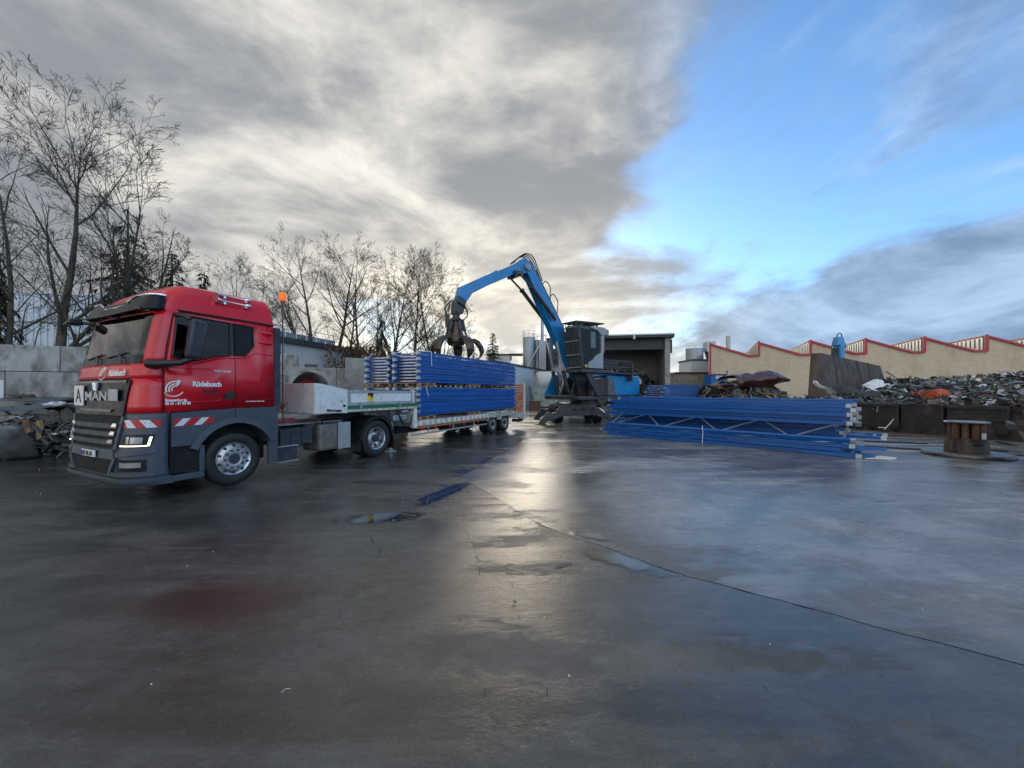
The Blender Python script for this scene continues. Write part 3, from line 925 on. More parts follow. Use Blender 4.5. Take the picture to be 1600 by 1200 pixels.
for sg in (1, -1):
    def sq(a, b, z0, z1, da=0, db=0):
        q = [(sg * a, z0), (sg * b, z0), (sg * (b + db), z1), (sg * (a + da), z1)]
        return q if sg > 0 else [q[1], q[0], q[3], q[2]]
    hl = MB()
    slab(hl, sq(0.93, 1.33, 0.90, 1.10, 0.05, 0.04), 0.0, 0.012, 8, 2)
    ho = hl.build('headlight', 'black_gloss', T, smooth=50)
    ln = MB(); slab(ln, sq(1.10, 1.24, 0.955, 1.06), 0.013, 0.02, 4, 2); ln.build('lens', 'lamp_lens', ho, smooth=50)
    ln = MB(); slab(ln, sq(1.05, 1.085, 0.955, 1.07), 0.013, 0.02, 2, 2); ln.build('lens', 'lamp_lens', ho, smooth=50)
    dr = MB()
    slab(dr, sq(0.95, 1.29, 0.912, 0.928), 0.013, 0.016, 8, 1)
    slab(dr, sq(1.29, 1.318, 0.916, 1.06, 0.02, 0.02), 0.013, 0.016, 2, 2)
    dr.build('running_light', 'lamp_glow', ho, smooth=50)
    fg = MB(); patch(fg, sq(0.93, 1.40, 0.51, 0.70, 0.05, 0.0), 8, 3, 0.004)
    fo = fg.build('fog_lamp_recess', 'void_black', T, smooth=50)
    ln = MB(); slab(ln, sq(0.96, 1.24, 0.575, 0.655), 0.006, 0.012, 6, 1); ln.build('lens', 'lamp_lens', fo, smooth=50)
    # hazard stripes, front
    st = MB(); slab(st, sq(0.92, 1.42, 1.205, 1.335), 0.0, 0.004, 8, 1)
    so = st.build('hazard_stripe', 'stripe_red', T, smooth=50)
    for a in (0.95, 1.19):
        st = MB(); slab(st, sq(a + .07, a + .19, 1.207, 1.333, -0.10, -0.10), 0.0045, 0.003, 4, 1)
        st.build('stripe_bar', 'stripe_white', so, smooth=50)
# number plate
pl = MB(); pl.bx(-0.165, -0.145, 1.04, 1.60, 0.705, 0.815)
po = pl.build('number_plate', 'plate_white', T, bevel=0.004)
pb = MB(); pb.bx(-0.168, -0.1652, 1.555, 1.598, 0.708, 0.812); pb.build('plate_band', 'plate_blue', po)
text('plate_text', 'HEF HR 314', 0.105, axes((-0.167, 1.547, 0.722), (0, -1, 0), (0, 0, 1)), 'ink_black', po, bold=0.003, sx=0.80)
# white A board, grey board, emblem and maker's letters
ab = MB(); ab.bx(-0.065, -0.053, 1.86, 2.26, 1.545, 1.90); ao = ab.build('letter_board', 'plate_white', T)
text('board_letter', 'A', 0.36, axes((-0.0675, 2.06, 1.60), (0, -1, 0), (0, 0, 1)), 'ink_black', ao, align='CENTER')
gb = MB(); gb.bx(-0.062, -0.050, 0.50, 0.84, 1.64, 1.83); gb.build('blank_board', 'galvanised', T)
text('maker_letters', 'MAN', 0.205, axes((-0.062, 1.77, 1.645), (0, -1, 0), (0, 0, 1)), 'rim_steel', T, bold=0.006, depth=0.008, sx=1.95, space=1.05)
em = MB()
def emf(a, b, d): return (-0.045 - d, 1.36 - a, 1.90 + b)
em.prism([(-.10, -.05), (-.06, -.09), (.06, -.09), (.10, -.05), (.115, .05), (-.115, .05)], emf, 0.0, 0.018)
em.prism([(-.09, .03), (-.05, .045), (-.02, -.07), (-.05, -.07)], emf, 0.018, 0.028)
em.prism([(.0, .03), (.04, .055), (.075, .03), (.06, -.06), (.04, -.06), (.045, 0), (.02, .0)], emf, 0.018, 0.028)
em.cur = 0
em.build('lion_emblem', 'chrome', T)

# company lettering
def swirl(parent, mtx, sc_):
    m = MB()
    def pt(x, y, d): return mtx @ V((x * sc_, y * sc_, d + .006))
    for r_, w_ in ((0.46, 0.085), (0.31, 0.075), (0.17, 0.07)):
        vs, fs = [], []
        for k in range(15):
            a = R(200 - 118 * k / 14) if r_ > .4 else R(205 - 115 * k / 14)
            cx, cy = 0.16, -0.12 + 0.0
            vs += [pt(cx + math.cos(a) * r_, cy + math.sin(a) * r_, 0.003), pt(cx + math.cos(a) * (r_ + w_), cy + math.sin(a) * (r_ + w_), 0.003)]
        fs = [(2 * i, 2 * i + 1, 2 * i + 3, 2 * i + 2) for i in range(14)]
        m.add(vs, fs)
    m.add([pt(0.18, 0.02, .003), pt(0.30, 0.16, .003), pt(0.44, 0.36, .003), pt(0.36, 0.50, .003), pt(0.20, 0.44, .003)], [(0, 1, 2, 3, 4)])
    vs = []
    for k in range(15):
        a = R(205 + 135 * k / 14)
        w_ = 0.02 + 0.04 * (k / 14)
        vs += [pt(0.02 + math.cos(a) * 0.50, -0.12 + math.sin(a) * 0.40, 0.003), pt(0.02 + math.cos(a) * (0.50 + w_), -0.12 + math.sin(a) * (0.40 + w_ * 1.3), 0.003)]
    m.add(vs, [(2 * i, 2 * i + 1, 2 * i + 3, 2 * i + 2) for i in range(14)])
    return m.build('company_mark', 'white_vinyl', parent, fix=False)
def sidetxt(x, z, far=False): return axes((x, inset(z) - 0.016, z), (1, 0, 0), (0, 0.031, 1))
def fronttxt(y, z): return axes((surf(YC - y, z, 0.02)[0] - 0.010, y, z), (0.05, -1, 0), (0.16, 0, 1))
text('door_lettering', 'Rüdebusch', 0.125, sidetxt(0.745, 1.885), 'white_vinyl', T, bold=0.0045, sx=0.86, space=0.95)
text('door_lettering', 'Baustoffe', 0.062, sidetxt(0.915, 1.800), 'dark_vinyl', T, bold=0.002, sx=1.0)
text('door_lettering', 'Transporte', 0.062, sidetxt(0.880, 1.735), 'dark_vinyl', T, bold=0.002, sx=1.0)
text('door_lettering', 'Braunschweig', 0.058, sidetxt(0.36, 1.628), 'white_vinyl', T, bold=0.003, sx=0.92)
text('door_lettering', '05 31 - 31 03 50', 0.064, sidetxt(0.36, 1.572), 'white_vinyl', T, bold=0.003, sx=0.82)
text('model_lettering', 'TGX 18.470', 0.05, sidetxt(1.075, 2.15), 'stripe_white', T, bold=0.002, sx=1.12)
text('web_lettering', 'www.ruedebusch-transporte.de', 0.030, sidetxt(1.61, 1.592), 'white_vinyl', T, bold=0.001, sx=0.92)
swirl(T, sidetxt(0.46, 1.86), 0.27)
text('front_lettering', 'Rüdebusch', 0.150, fronttxt(0.97, 2.055), 'white_vinyl', T, bold=0.004, sx=0.86, space=0.95)
swirl(T, fronttxt(1.20, 2.11), 0.22)

# panel gaps and trims on the door side
for far in (False, True):
    gp = MB()
    P = lambda x, z: side_pt(x, z, 0.0, far)
    gp.tube([P(0.345, 1.45), P(0.35, 2.2), P(0.40, 2.6), P(0.50, 3.13), P(0.62, 3.155), P(1.455, 3.135), P(1.44, 2.5), P(1.44, 1.48)], 0.007, 5)
    gp.tube([P(1.44, 1.69), P(2.17, 1.69)], 0.005, 5)
    gp.build('panel_gap', 'void_black', T)
    rl = MB()
    for z in (3.0, 2.80):
        rl.hexa([side_pt(1.86, z - .03, 0, far), side_pt(2.15, z - .05, 0, far), side_pt(2.15, z + .02, 0, far), side_pt(1.92, z + .03, 0, far),
                 side_pt(1.90, z - .02, .02, far), side_pt(2.15, z - .03, .025, far), side_pt(2.15, z + .0, .025, far), side_pt(1.94, z + .015, .02, far)])
    rl.tube([P(0.36, 2.20), P(0.9, 2.20), P(1.05, 2.20)], 0.006, 5)
    rl.tube([P(0.36, 1.62), P(0.95, 1.615), P(1.16, 1.63), P(1.20, 1.65)], 0.007, 5)
    rl.tube([P(0.62, 2.30), P(0.80, 2.295), P(1.10, 2.40), P(1.40, 2.43), P(1.62, 2.44), P(1.80, 2.55), P(2.17, 2.55)], 0.010, 5)
    rl.build('body_crease', 'red_paint', T, smooth=60)
dh = MB()
dh.prism([(1.22, 1.66), (1.41, 1.66), (1.41, 1.80), (1.33, 1.80), (1.25, 1.74)], lambda a, b, d: side_pt(a, b, d), 0.0, 0.012)
dho = dh.build('door_handle', 'black_plastic', T)
hb = MB(); hb.bar(side_pt(1.25, 1.70, 0.03), side_pt(1.40, 1.72, 0.03), 0.02, 0.04); hb.build('grip', 'black_plastic', dho)
# black air deflector behind the cab
for far in (False, True):
    df = MB()
    ya, yb = (2.30, 2.46) if far else (0.04, 0.20)
    df.bx(2.20, 2.33, ya, yb, 1.48, 3.13)
    for z in (1.95, 2.35, 2.60, 2.82, 3.02):
        df.bx(2.19, 2.345, ya - (0 if far else .008), yb + (.008 if far else 0), z, z + 0.025)
    df.build('air_deflector', 'frame_dark', T)
# mirrors
mr = MB()
mr.tube([(0.16, 0.06, 2.25), (0.24, -0.06, 2.24), (0.48, -0.20, 2.27), (0.66, -0.28, 2.36)], [0.075, 0.07, 0.05, 0.045], 8)
mr2 = MB(); mr2.tube([(0.52, 0.04, 3.10), (0.55, -0.14, 3.08), (0.62, -0.25, 3.02)], 0.035, 8); mr2.build('mirror_arm', 'black_plastic', T, smooth=60)
mro = mr.build('mirror_arm', 'black_plastic', T, smooth=60)
mr = MB()
mr.hexa([(0.50, -0.42, 2.36), (0.74, -0.38, 2.34), (0.74, -0.12, 2.34), (0.54, -0.16, 2.36), (0.57, -0.42, 3.02), (0.82, -0.38, 2.98), (0.82, -0.12, 2.98), (0.61, -0.16, 3.02)])
mr.build('mirror_housing', 'frame_dark', mro, bevel=0.045, smooth=60)
mr = MB()
mr.tube([(0.36, 2.60, 3.08), (0.16, 2.74, 3.12), (0.05, 2.82, 3.12)], 0.03, 8)
mro = mr.build('mirror_arm', 'black_plastic', T, smooth=60)
mr = MB()
mr.hexa([(-0.05, 2.70, 3.06), (0.19, 2.70, 3.07), (0.19, 2.98, 3.07), (-0.05, 2.98, 3.06), (-0.01, 2.70, 3.18), (0.17, 2.70, 3.20), (0.17, 2.98, 3.14), (-0.01, 2.96, 3.12)])
mr.build('mirror_housing', 'black_plastic', mro, bevel=0.03, smooth=60)
# horns on the roof flank
for (xa, za_, ya_) in ((1.16, 3.47, 0.10), (1.21, 3.60, 0.20)):
    hn = MB()
    hn.lathe([(0.002, 0), (0.062, 0.0), (0.055, 0.02), (0.022, 0.09), (0.014, 0.2), (0.012, 0.50), (0.035, 0.52), (0.04, 0.56), (0.03, 0.60), (0.002, 0.61)],
             (xa, ya_, za_ + 0.03), (1, 0, -0.02), 14)
    hn.bx(xa + 0.12, xa + 0.16, ya_ - 0.01, ya_ + 0.10, za_ - 0.03, za_ + 0.03)
    hn.bx(xa + 0.50, xa + 0.54, ya_ - 0.01, ya_ + 0.10, za_ - 0.03, za_ + 0.03)
    hn.build('air_horn', 'chrome', T, smooth=50)
# beacon
bc = MB()
bc.tube([(2.42, 0.10, 1.1), (2.42, 0.10, 3.74)], 0.014, 6)
bo = bc.build('beacon_pole', 'frame_dark', T)
bc = MB()
bc.lathe([(0.002, 0), (0.07, 0), (0.075, 0.03), (0.072, 0.14), (0.06, 0.165), (0.002, 0.17)], (2.42, 0.10, 3.745), (0, 0, 1), 14)
bc.build('beacon', 'beacon_orange', bo, smooth=40)

# fender, steps and wheel arch: grey side skirt
WX, WZ = 1.45, 0.505
for far in (False, True):
    fy = (lambda d: 2.72 + d) if far else (lambda d: -d)
    pol = [(0.445, 0.86), (0.445, 1.43), (0.95, 1.455), (1.44, 1.475), (2.25, 1.48), (2.25, 0.32), (2.06, 0.32)]
    arc = [(WX + 0.70 * math.cos(R(a)), WZ + 0.70 * math.sin(R(a))) for a in range(30, 151, 8)]
    pol += arc + [(0.84, 0.72), (0.80, 0.86)]
    sk = MB()
    sk.prism(pol, lambda a, b, d: (a, fy(d), b), -0.05, 0.004)
    sko = sk.build('side_skirt', 'grey_plastic', T)
    ar = MB()
    for k in range(20):
        a0, a1 = R(22 + 136 * k / 20), R(22 + 136 * (k + 1) / 20)
        P = lambda r_, a, d: (WX + r_ * math.cos(a), fy(d), WZ + r_ * math.sin(a))
        ar.hexa([P(.69, a0, -.3), P(.69, a1, -.3), P(.69, a1, .035), P(.69, a0, .035), P(.80, a0, -.3), P(.80, a1, -.3), P(.80, a1, .02), P(.80, a0, .02)])
    ar.build('wheel_arch', 'grey_plastic', sko, smooth=30)
    stp = MB()
    y0, y1 = sorted((fy(-0.16), fy(-0.04)))
    stp.bx(0.45, 0.86, y0, y1, 0.40, 0.86)
    stp.build('step_recess', 'void_black', T)
    stp = MB()
    y0, y1 = sorted((fy(-0.15), fy(0.0)))
    stp.bx(0.445, 0.93, y0, y1, 0.27, 0.375)
    stp.bx(0.855, 0.935, y0, y1, 0.378, 0.84)
    stp.build('entry_step', 'grey_plastic', T, bevel=0.012)
    hz = MB()
    hz.prism([(0.475, 1.20), (1.02, 1.21), (1.075, 1.27), (1.075, 1.335), (0.475, 1.335)], lambda a, b, d: (a, fy(d), b), 0.005, 0.009)
    hzo = hz.build('hazard_stripe', 'stripe_red', T)
    for a in (0.485, 0.76):
        h2 = MB()
        h2.prism([(a, 1.205), (a + .115, 1.205), (a + .235, 1.332), (a + .12, 1.332)], lambda p, q_, d: (p, fy(d), q_), 0.0092, 0.012)
        h2.build('stripe_bar', 'stripe_white', hzo)
    gp = MB()
    gp.tube([(1.435, fy(0.004), 1.475), (1.435, fy(0.004), 1.19)], 0.006, 5)
    gp.tube([(0.437, fy(0.0), 0.28), (0.437, fy(0.0), 1.43)], 0.010, 5)
    gp.build('panel_gap', 'void_black', T)

# wheels
def wheel(parent, x, y, z, r, wd, sgn, rimr, kind='front', rimmat='rim_steel'):
    """sgn: direction of the outer face along local y (-1 near side)"""
    k = wd / 2
    ty = MB()
    ty.lathe([(rimr, -k * .8), (rimr + .06, -k * .95), (r - .10, -k), (r - .04, -k * .95), (r - .012, -k * .8), (r - .002, -k * .6),
              (r, -k * .3), (r - .012, -k * .28), (r - .012, -k * .24), (r, -k * .22), (r, k * .22), (r - .012, k * .24), (r - .012, k * .28), (r, k * .3),
              (r - .002, k * .6), (r - .012, k * .8), (r - .04, k * .95), (r - .10, k), (rimr + .06, k * .95), (rimr, k * .8)], (x, y, z), (0, 1, 0), 44)
    wo = ty.build('wheel', 'tyre_rubber', parent, smooth=35)
    rm = MB()
    a = V((0, sgn, 0))
    c = V((x, y, z))
    if kind == 'front':
        prof = [(rimr + .012, k * .80), (rimr + .004, k * .86), (rimr - .015, k * .80), (rimr - .03, k * .72), (rimr * .72, k * .98), (rimr * .70, k * 1.02), (rimr * .42, k * 1.02), (rimr * .40, k * .99), (rimr * .36, k * .98), (0.002, k * .98)]
    else:
        prof = [(rimr + .012, k * .80), (rimr + .004, k * .86), (rimr - .018, k * .78), (rimr - .035, k * .2), (rimr * .80, -k * .1), (rimr * .62, -k * .25), (rimr * .55, k * .05), (rimr * .45, k * .15), (0.002, k * .18)]
    rm.lathe(prof, c, a, 40)
    ro = rm.build('rim', rimmat, wo, smooth=30)
    dk = MB()
    if kind == 'front':
        for i in range(10):
            t = 2 * math.pi * (i + .5) / 10
            p = c + V((math.cos(t), 0, math.sin(t))) * rimr * 0.85 + a * (k * .86)
            dk.lathe([(0.002, 0.012), (0.024, 0.010), (0.026, -0.02)], p, a, 10)
            t = 2 * math.pi * i / 10
            p = c + V((math.cos(t), 0, math.sin(t))) * rimr * 0.57 + a * (k * 1.02)
            dk.lathe([(0.002, 0.03), (0.019, 0.03), (0.019, 0)], p, a, 6)
        tag(dk.build('wheel_nuts', 'frame_dark', wo), kind='stuff')
        dk = MB(); dk.lathe([(0.002, 0.002), (rimr * .33, 0.002), (rimr * .35, -.01)], c + a * (k * 1.0), a, 24)
        dk.build('hub', 'frame_dark', wo)
    else:
        for i in range(8):
            t = 2 * math.pi * (i + .5) / 8
            p = c + V((math.cos(t), 0, math.sin(t))) * rimr * 0.72 + a * (-k * .14)
            dk.lathe([(0.002, 0.010), (0.034, 0.010), (0.036, -0.02)], p, a, 10)
        tag(dk.build('rim_holes', 'void_black', wo), kind='stuff')
        dk = MB(); dk.lathe([(0.002, .10), (rimr * .30, .10), (rimr * .32, 0.0)], c + a * (k * .15), a, 20)
        dk.build('hub', 'frame_dark', wo)
    return wo
wheel(T, 1.45, 0.21, WZ, 0.505, 0.31, -1, 0.30)
wheel(T, 1.45, 2.29, WZ, 0.505, 0.31, 1, 0.30)
for (y, sg) in ((0.19, -1), (0.53, -1), (1.97, 1), (2.31, 1)):
    wheel(T, 5.05, y, WZ, 0.505, 0.29, sg, 0.30, 'rear')
wb = MB()
wb.bx(0.95, 2.05, 0.34, 2.16, 0.85, 1.44)
wb.bx(2.06, 2.16, 0.34, 2.16, 0.4, 0.85)
wb.bx(0.5, 0.9, 0.3, 2.2, 0.45, 1.3)
wb.build('engine_bay', 'void_black', T)
ax_ = MB()
ax_.tube([(1.45, 0.3, 0.5), (1.45, 2.2, 0.5)], 0.07, 8)
ax_.tube([(5.05, 0.3, 0.5), (5.05, 2.2, 0.5)], 0.10, 8)
ax_.lathe([(0.002, -.25), (.2, -.2), (.26, 0), (.2, .2), (.002, .25)], (5.05, 1.25, .5), (0, 1, 0), 14)
ax_.build('axle', 'frame_dark', T)
# chassis
cs = MB()
for y in (0.86, 1.57):
    cs.bx(0.9, 5.95, y, y + 0.08, 0.74, 1.0)
for x in (2.6, 3.4, 4.3, 5.9):
    cs.bx(x, x + 0.08, 0.94, 1.57, 0.78, 0.98)
cs.build('chassis_rail', 'frame_dark', T)
fw = MB()
fw.prism([(4.35, 0.5), (5.2, 0.85), (5.4, 0.75), (5.4, 1.05), (4.9, 1.2), (4.9, 1.3), (5.4, 1.45), (5.4, 1.75), (5.2, 1.65), (4.35, 2.0), (4.25, 1.6), (4.25, 0.9)], lambda a, b, d: (a, b, d), 1.18, 1.25)
fw.bx(4.5, 5.1, 0.9, 1.6, 1.0, 1.18)
fw.build('fifth_wheel', 'frame_dark', T)
bxm = MB()
bxm.bx(2.36, 3.12, 0.10, 0.80, 0.62, 0.96)
for x in (2.38, 2.60, 2.85, 3.08):
    bxm.bx(x, x + .025, 0.085, 0.10, 0.62, 0.965)
bxm.build('battery_box', 'frame_dark', T, bevel=0.01)
ctw = MB()
ctw.bx(2.36, 4.3, 0.55, 1.95, 1.02, 1.045)
ctw.build('catwalk', 'aluminium', T)
stp = MB()
stp.bx(2.30, 2.72, 0.06, 0.34, 0.30, 0.60)
so = stp.build('chassis_step', 'frame_dark', T)
st2 = MB(); st2.bx(2.29, 2.74, 0.05, 0.13, 0.605, 0.625); st2.bx(2.29, 2.74, 0.03, 0.13, 0.28, 0.30)
st2.build('step_tread', 'aluminium', so)
rdr = MB()
rdr.bar((2.30, 0.35, 1.10), (2.85, 0.42, 1.16), 0.16, 0.07)
rdr.build('red_beam', 'scrap_red', T)
fs_ = MB()
fs_.lathe([(0.002, 0), (0.10, 0), (0.11, .03), (0.11, .25), (0.10, .28), (.002, .28)], (3.05, 0.22, 0.62), (0, 0, 1), 12)
fs_.tube([(3.12, 0.2, 0.95), (3.35, 0.12, 1.15), (3.5, 0.2, 0.95)], 0.03, 6)
fs_.build('filter_unit', 'frame_dark', T, smooth=50)
tk = MB()
tk.bx(3.28, 3.80, 0.06, 0.72, 0.38, 1.02)
tko = tk.build('fuel_tank', 'dusty_tank', T, bevel=0.06)
tk = MB()
for i in range(5):
    tk.bx(3.80 + i * 0.075, 3.86 + i * 0.075, 0.055, 0.72, 0.37, 1.03)
tk.bx(3.80, 4.17, 0.07, 0.70, 0.385, 1.015)
tk.build('tank_end', 'aluminium', tko, bevel=0.012)
# mudguards on the drive axle
for y0, y1 in ((0.03, 0.69), (1.81, 2.47)):
    mg = MB()
    for k in range(18):
        a0, a1 = R(0 + 180 * k / 18), R(0 + 180 * (k + 1) / 18)
        P = lambda r_, a, y: (5.05 + r_ * math.cos(a), y, WZ + 0.02 + r_ * math.sin(a))
        mg.hexa([P(.585, a0, y0), P(.585, a1, y0), P(.585, a1, y1), P(.585, a0, y1), P(.61, a0, y0), P(.61, a1, y0), P(.61, a1, y1), P(.61, a0, y1)])
        mg.hexa([P(.53, a0, y0), P(.53, a1, y0), P(.53, a1, y0 + .012), P(.53, a0, y0 + .012), P(.60, a0, y0), P(.60, a1, y0), P(.60, a1, y0 + .012), P(.60, a0, y0 + .012)])
    mg.bx(4.435, 4.475, y0 + .02, y1, 0.22, 0.52)
    mg.bx(5.64, 5.66, y0, y1, 0.16, 0.52)
    mg.build('mudguard', 'black_plastic', T, smooth=30)
# air lines at the back of the cab
random.seed(11)
for i, (c, z) in enumerate((('scrap_red', 1.52), ('yellow_label', 1.50), ('black_plastic', 1.46))):
    hs = MB()
    pts = []
    for k in range(40):
        t = k / 39
        a = k * 1.25
        pts.append((2.40 + t * 0.55, 0.75 + i * .1 + 0.05 * math.cos(a), z + 0.05 * math.sin(a) - 0.12 * math.sin(t * math.pi)))
    hs.tube(pts, 0.010, 5)
    hs.build('air_line', c, T, smooth=60)
# ================================================================== LOW-LOADER TRAILER
L = empty('low_loader_trailer', TO, TROT, 'white and cream low-loader semi-trailer with green stripe, stacked with blue rack frames', 'trailer')
m = MB()     # nose box
m.prism([(3.13, 1.28), (3.13, 1.985), (3.30, 1.975), (4.02, 1.835), (4.02, 1.255)], lambda a, b, d: (a, d, b), 0.0, 0.03)
m.prism([(3.13, 1.28), (3.13, 1.985), (3.30, 1.975), (4.02, 1.835), (4.02, 1.255)], lambda a, b, d: (a, d, b), 2.47, 2.50)
m.bx(3.10, 3.13, 0.0, 2.5, 1.28, 1.985)
m.bx(3.13, 4.02, 0.03, 2.47, 1.26, 1.36)
m.build('nose_box', 'trailer_white', L, bevel=0.006)
m = MB()
random.seed(5)
for k in range(30):
    a = random.random()
    if a < .5:
        x, z = random.uniform(3.2, 3.98), random.uniform(1.32, 1.8)
        m.lathe([(0.002, .004), (.004 + .004 * random.random(), .004), (.008, 0)], (x, 0.0, z), (0, -1, 0), 6)
    else:
        y, z = random.uniform(0.1, 1.6), random.uniform(1.4, 1.9)
        m.lathe([(0.002, .004), (.004 + .004 * random.random(), .004), (.008, 0)], (3.10, y, z), (-1, 0, 0), 6)
tag(m.build('rust_spots', 'rust_brown', L), kind='stuff')
m = MB()
m.bx(3.42, 3.50, -0.03, 0.0, 1.33, 1.37); m.bar((3.45, -.03, 1.35), (3.72, -.03, 1.33), .03, .03); m.bx(3.70, 3.80, -0.05, 0.0, 1.30, 1.35); m.bx(3.88, 3.94, -0.03, 0, 1.42, 1.47)
m.build('latch', 'frame_dark', L)
# neck platform
m = MB()
m.bx(4.03, 6.62, 0.02, 2.48, 1.30, 1.425)
m.build('neck_floor', 'trailer_cream', L)
m = MB()
m.bx(4.03, 6.64, -0.004, 0.018, 1.345, 1.435)
m.build('green_strip', 'green_paint', L)
m = MB()
m.bx(4.03, 6.64, -0.012, 0.016, 1.275, 1.34)
m.build('neck_rail', 'trailer_cream', L)
for (y0, y1) in ((0.0, 0.035), (2.465, 2.50)):
    d = MB()
    d.bx(4.05, 6.42, y0 + .006, y1 - .006, 1.44, 1.82)
    do = d.build('drop_side', 'trailer_white', L)
    d = MB()
    for z in (1.44, 1.745):
        d.bx(4.05, 6.42, y0, y1, z, z + 0.075)
    d.bx(4.05, 4.12, y0, y1, 1.516, 1.744); d.bx(6.35, 6.42, y0, y1, 1.516, 1.744)
    d.build('drop_side_frame', 'galvanised', do, bevel=0.004)
m = MB(); m.bx(4.66, 4.86, -.008, 0.004, 1.53, 1.765); lo_ = m.build('warning_label', 'yellow_label', L)
m = MB()
m.prism([(4.665, 1.66), (4.72, 1.70), (4.80, 1.62), (4.855, 1.70), (4.855, 1.762), (4.665, 1.762)], lambda a, b, d: (a, d, b), -0.011, -0.0085)
m.build('label_print', 'dark_vinyl', lo_)
for x in (4.42, 5.86):
    m = MB()
    m.bx(x - .03, x + .03, -.035, -.013, 1.36, 1.46); m.bar((x - .03, -.04, 1.44), (x + .05, -.04, 1.50), .02, .05)
    m.build('drop_side_latch', 'galvanised', L)
m = MB()
m.bx(6.42, 6.52, 0.0, 0.09, 1.44, 1.84); m.bx(6.50, 6.64, -0.005, 0.16, 0.66, 1.30); m.bx(6.50, 6.64, 2.34, 2.5, 0.66, 1.30); m.bx(6.52, 6.62, 0.16, 2.34, 0.70, 1.30)
m.bx(6.42, 6.52, 2.41, 2.5, 1.44, 1.84)
m.build('neck_post', 'trailer_white', L, bevel=0.008)
m = MB()
m.bx(5.2, 6.5, 0.7, 0.85, 0.95, 1.30); m.bx(5.2, 6.5, 1.65, 1.8, 0.95, 1.30); m.bx(3.5, 5.3, 0.75, 0.9, 1.27, 1.30)
m.build('neck_beam', 'trailer_cream', L)
m = MB()
m.bx(5.72, 6.30, 0.10, 0.40, 0.93, 1.10); m.bx(6.05, 6.33, 0.05, 0.09, 1.16, 1.24)
m.build('tool_box', 'aluminium', L, bevel=0.02)
m = MB()
for k in range(3):
    m.tube([(5.9, .12, 1.2 - .03 * k), (6.1, .06, .85 - .05 * k), (6.4, .05, .82 - .03 * k), (6.5, .08, 1.1)], 0.018, 6)
m.build('cable_loop', 'black_plastic', L, smooth=60)
for y in (0.35, 2.05):
    m = MB()
    m.bx(5.86, 5.98, y, y + .12, 0.20, 1.28); m.bx(5.80, 6.04, y - .05, y + .17, 0.0, 0.03); m.bx(5.88, 5.96, y + .02, y + .10, 0.03, 0.20)
    m.build('landing_leg', 'galvanised', L)
# main deck
m = MB()
m.bx(6.64, 13.3, 0.04, 2.46, 0.72, 0.868)
m.build('deck', 'trailer_cream', L)
m = MB()
m.bx(6.64, 13.3, 0.0, 0.035, 0.70, 0.885); m.bx(6.64, 13.3, 2.465, 2.5, 0.70, 0.885)
m.build('side_beam', 'trailer_cream', L)
random.seed(8)
for k in range(16):
    x = 6.75 + k * 0.30 + random.uniform(-.03, .03)
    if x > 11.0: break
    m = MB(); m.bx(x, x + .13, -0.03, -0.001, 0.72, 0.87); m.bx(x + .02, x + .11, -.034, -.0305, .735, .80)
    m.build('stake_pocket', 'trailer_white', L, bevel=0.006)
m = MB(); m.bx(6.66, 11.05, -0.012, 0.03, 0.635, 0.685); m.build('lower_rail', 'rust_orange', L)
for k, x in enumerate((6.85, 7.5, 8.3, 9.2, 10.2)):
    m = MB(); m.bx(x, x + .12, -0.016, 0.0, 0.56, 0.625); m.build('side_marker', 'red_lamp', L)
m = MB()
m.tube([(6.45, 0.05, 0.46), (6.6, 0.02, 0.455), (10.95, 0.02, 0.455)], 0.028, 8)
for x in (7.2, 8.6, 10.0):
    m.bx(x, x + .05, .02, .05, .46, .72)
m.build('side_guard', 'galvanised', L, smooth=50)
m = MB()
for y in (0.85, 1.55):
    m.bx(6.64, 13.4, y, y + .1, 0.42, 0.72)
m.bx(8.9, 10.4, 0.3, 0.9, .35, .70)
m.lathe([(0.002, 0), (.16, .02), (.16, .6), (.002, .62)], (9.6, 1.1, .5), (0, 1, 0), 14)
m.build('deck_beam', 'frame_dark', L)
for x in (11.57, 12.69):
    for (y, sg) in ((0.16, -1), (0.42, -1), (2.08, 1), (2.34, 1)):
        wheel(L, x, y, 0.405, 0.405, 0.24, sg, 0.23, 'rear')
    for y0, y1 in ((0.0, 0.56), (1.94, 2.5)):
        m = MB()
        for k in range(12):
            a0, a1 = R(18 + 144 * k / 12), R(18 + 144 * (k + 1) / 12)
            P = lambda r_, a, y: (x + r_ * math.cos(a), y, 0.41 + r_ * math.sin(a))
            m.hexa([P(.50, a0, y0), P(.50, a1, y0), P(.50, a1, y1), P(.50, a0, y1), P(.53, a0, y0), P(.53, a1, y0), P(.53, a1, y1), P(.53, a0, y1)])
        m.build('axle_mudguard', 'trailer_white', L)
m = MB()
for x in (11.57, 12.69): m.tube([(x, .3, .405), (x, 2.2, .405)], .06, 8)
m.build('axle', 'frame_dark', L)
m = MB()    # sloping tail with cross bars
m.hexa([(13.3, 0.02, .62), (14.75, .02, .45), (14.75, .30, .45), (13.3, .30, .62), (13.3, .02, .88), (14.75, .02, .66), (14.75, .30, .66), (13.3, .30, .88)])
m.hexa([(13.3, 2.2, .62), (14.75, 2.2, .45), (14.75, 2.48, .45), (13.3, 2.48, .62), (13.3, 2.2, .88), (14.75, 2.2, .66), (14.75, 2.48, .66), (13.3, 2.48, .88)])
m.build('tail_slope', 'trailer_cream', L)
for k in range(7):
    x = 13.42 + k * .2; z = .865 - (x - 13.3) * .15
    m = MB(); m.bx(x, x + .05, .02, 2.48, z + .02, z + .07); m.build('tail_bar', 'trailer_cream', L)
